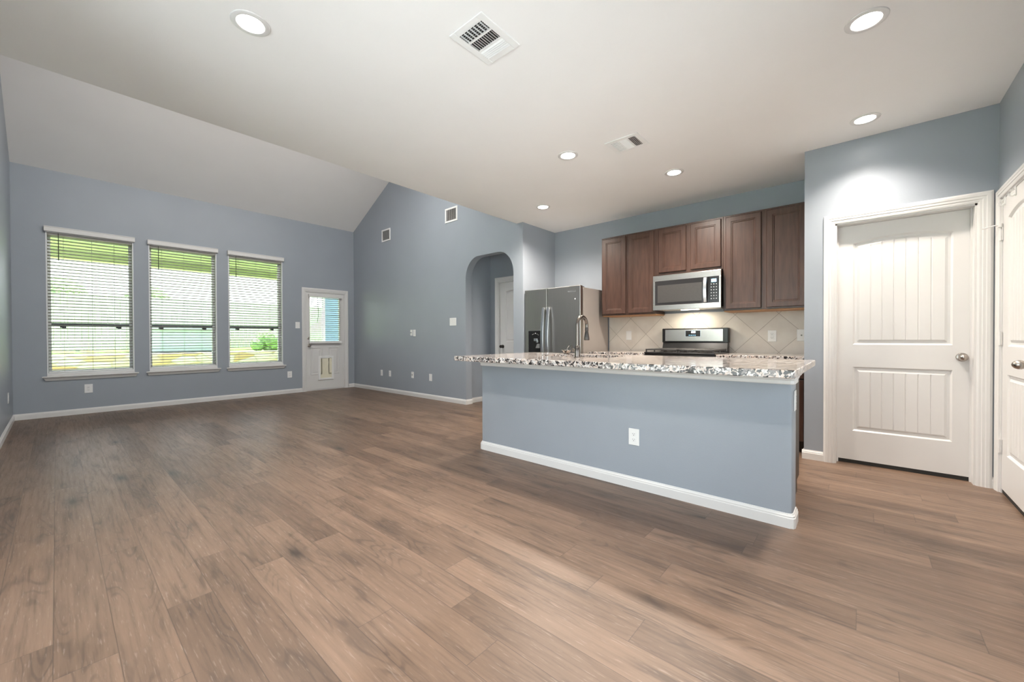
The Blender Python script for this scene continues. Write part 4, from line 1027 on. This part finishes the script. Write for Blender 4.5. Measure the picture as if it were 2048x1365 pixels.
# ================================================================== OUTDOORS
b = MB(); b.box(-60, 12, -40, 50, -0.30, -0.06)
struct(b.build('ground_lawn', GRASS), 'green lawn outside', 'lawn')
b = MB(); b.box(-11.6, XW-WT, -4, 9, -0.06, -0.02)
struct(b.build('patio_slab', PATIO), 'concrete patio outside the windows', 'patio')
b = MB(); b.box(XW-WT, 14, -16, YL-0.14, -0.06, -0.02); b.box(XR+0.14, 14, YL-0.14, 16, -0.06, -0.02)  # pale ground added out of view to bounce sunlight up through the openings
struct(b.build('bounce_ground', PATIO), 'unseen concrete ground added to bounce sunlight indoors', 'patio')
b = MB(); b.box(-11.2, XW-WT, -4, 8, 2.74, 2.86); b.box(-11.2, -11.0, -4, 8, 2.585, 2.74)
struct(b.build('porch_roof', SOFFIT), 'porch soffit above the windows outside, lawn bounce tinted into its colour', 'porch roof')
b = MB(); b.box(-14.4, -14.0, -14, 5.6, -0.06, 0.70)
o = b.build('stone_wall', STONE, None, loc=(-14.2, -4, -0.06), bevel=0.02); tag(o, 'low tan stone retaining wall across the back yard', 'stone wall')
b = MB(); b.add([(-14.4,-14,-0.06),(-14.4,22,-0.06),(-14.4,22,0.62),(-14.4,-14,0.62),(-40,-14,-0.06),(-40,22,-0.06),(-40,22,1.0),(-40,-14,1.0)], [(0,1,2,3),(3,2,6,7),(4,7,6,5),(0,3,7,4),(1,5,6,2)])
struct(b.build('ground_bank', GRASS), 'raised green lawn above the stone wall', 'lawn')
b = MB()
for k in range(130):
    y = -8 + k*0.15; b.box(-19.02, -19.0, y, y+0.14, 0.72, 2.55)
b.box(-19.10, -19.02, -8, 11.5, 1.0, 1.09); b.box(-19.10, -19.02, -8, 11.5, 2.1, 2.19)
fe = thing('wood_fence', 'weathered board fence behind the back yard lawn', 'fence', (-19, -2, 0.70), local=False)
b.build('boards', FENCE, fe)
for k in range(5):
    q = MB(); q.box(-19.14, -19.02, -8+k*2.8, -7.9+k*2.8, 0.6, 2.5); q.build('post', FENCE, fe)

def crown(b, c, r, seed):
    rnd_ = random.Random(seed)
    for k in range(16):
        a = rnd_.uniform(0, 2*math.pi); e = rnd_.uniform(-0.5, 1.0); rr = r*rnd_.uniform(0.42, 0.62)
        cx = c[0] + math.cos(a)*r*0.6*rnd_.random(); cy = c[1] + math.sin(a)*r*0.75*rnd_.random(); cz = c[2] + e*r*0.6
        loops = []
        for i in range(1, 8):
            th = math.pi*i/8; loops.append([(cx + rr*math.sin(th)*math.cos(2*math.pi*j/12)*rnd_.uniform(0.82, 1.12), cy + rr*math.sin(th)*math.sin(2*math.pi*j/12)*rnd_.uniform(0.82, 1.12), cz - rr*math.cos(th)*rnd_.uniform(0.9, 1.05)) for j in range(12)])
        b.loft(loops)
TR = [(-23, -4.0, 1.6, 1.5, 'green tree behind the fence, leftmost'), (-24, -0.4, 1.5, 1.5, 'green tree behind the fence, seen in the left window'), (-23.5, 3.2, 1.3, 1.4, 'green tree behind the fence above the shed'),
      (-15.6, 4.9, 0.28, 0.5, 'small green shrub on the bank, seen in the right window')]
for i, (x, y, h, r, lab) in enumerate(TR):
    t = thing('shade_tree' if r > 1 else 'garden_shrub', lab, 'tree' if r > 1 else 'shrub', (x, y, 0.70), local=False, group='trees behind the fence' if r > 1 else None)
    b = MB(); b.tube([(x, y, 0.55), (x+0.05, y, 0.7+h*0.5), (x, y+0.05, 0.7+h)], [0.14*r, 0.10*r, 0.07*r], 10); b.build('trunk', BARK, t, smooth=True)
    b = MB(); crown(b, (x, y, 0.7+h*0.85), r, 30+i); b.build('crown', LEAF, t, smooth=True)
hs = thing('neighbor_house', 'blue-sided house seen through the back door glass', 'house', (-14, 9, -0.06), local=False)
b = MB(); zz = -0.06
b.loft([[(-12.62,5.5,z),(-12.62,13,z),(-13.6,13,z),(-13.6,5.98,z)] for z in (-0.06, 3.4)])
while zz < 3.4:
    b.add([(-12.62,5.48,zz),(-12.62,13,zz),(-12.60,13,zz),(-12.60,5.48,zz),(-12.62,5.48,zz+0.17),(-12.62,13,zz+0.17),(-12.615,13,zz+0.17),(-12.615,5.48,zz+0.17)], [(0,1,2,3),(4,7,6,5),(0,4,5,1),(1,5,6,2),(2,6,7,3),(3,7,4,0)]); zz += 0.17
b.build('siding', SIDING, hs)
b = MB(); b.box(-12.66, -12.58, 5.46, 5.53, -0.06, 3.4); b.build('corner_trim', TRIMB, hs)
b = MB(); b.add([(-12.2,5.3,3.4),(-13.9,6.0,3.4),(-13.9,13.4,3.4),(-12.2,13.4,3.4),(-13.05,5.7,4.0),(-13.05,13.4,4.0)], [(0,3,2,1),(0,4,5,3),(1,2,5,4),(0,1,4),(3,5,2)]); b.build('roof', ROOFM, hs)
sh = thing('garden_shed', 'low blue-gray garden shed seen through the middle window', 'shed', (-17.5, 2.9, 0.70), local=False)
b = MB(); b.box(-18.2, -16.4, 1.75, 3.95, 0.68, 1.42); b.build('walls', SHEDM, sh)
b = MB(); b.add([(-16.3,1.65,1.40),(-18.3,1.65,1.52),(-18.3,4.15,1.52),(-16.3,4.15,1.40),(-16.3,1.65,1.46),(-18.3,1.65,1.58),(-18.3,4.15,1.58),(-16.3,4.15,1.46)], [(0,3,2,1),(4,5,6,7),(0,1,5,4),(1,2,6,5),(2,3,7,6),(3,0,4,7)]); b.build('roof', SHEDM, sh)

# ------------------------------------------------------------------ tidy helper props
for o in list(bpy.data.objects):
    if '_o' in o: del o['_o']
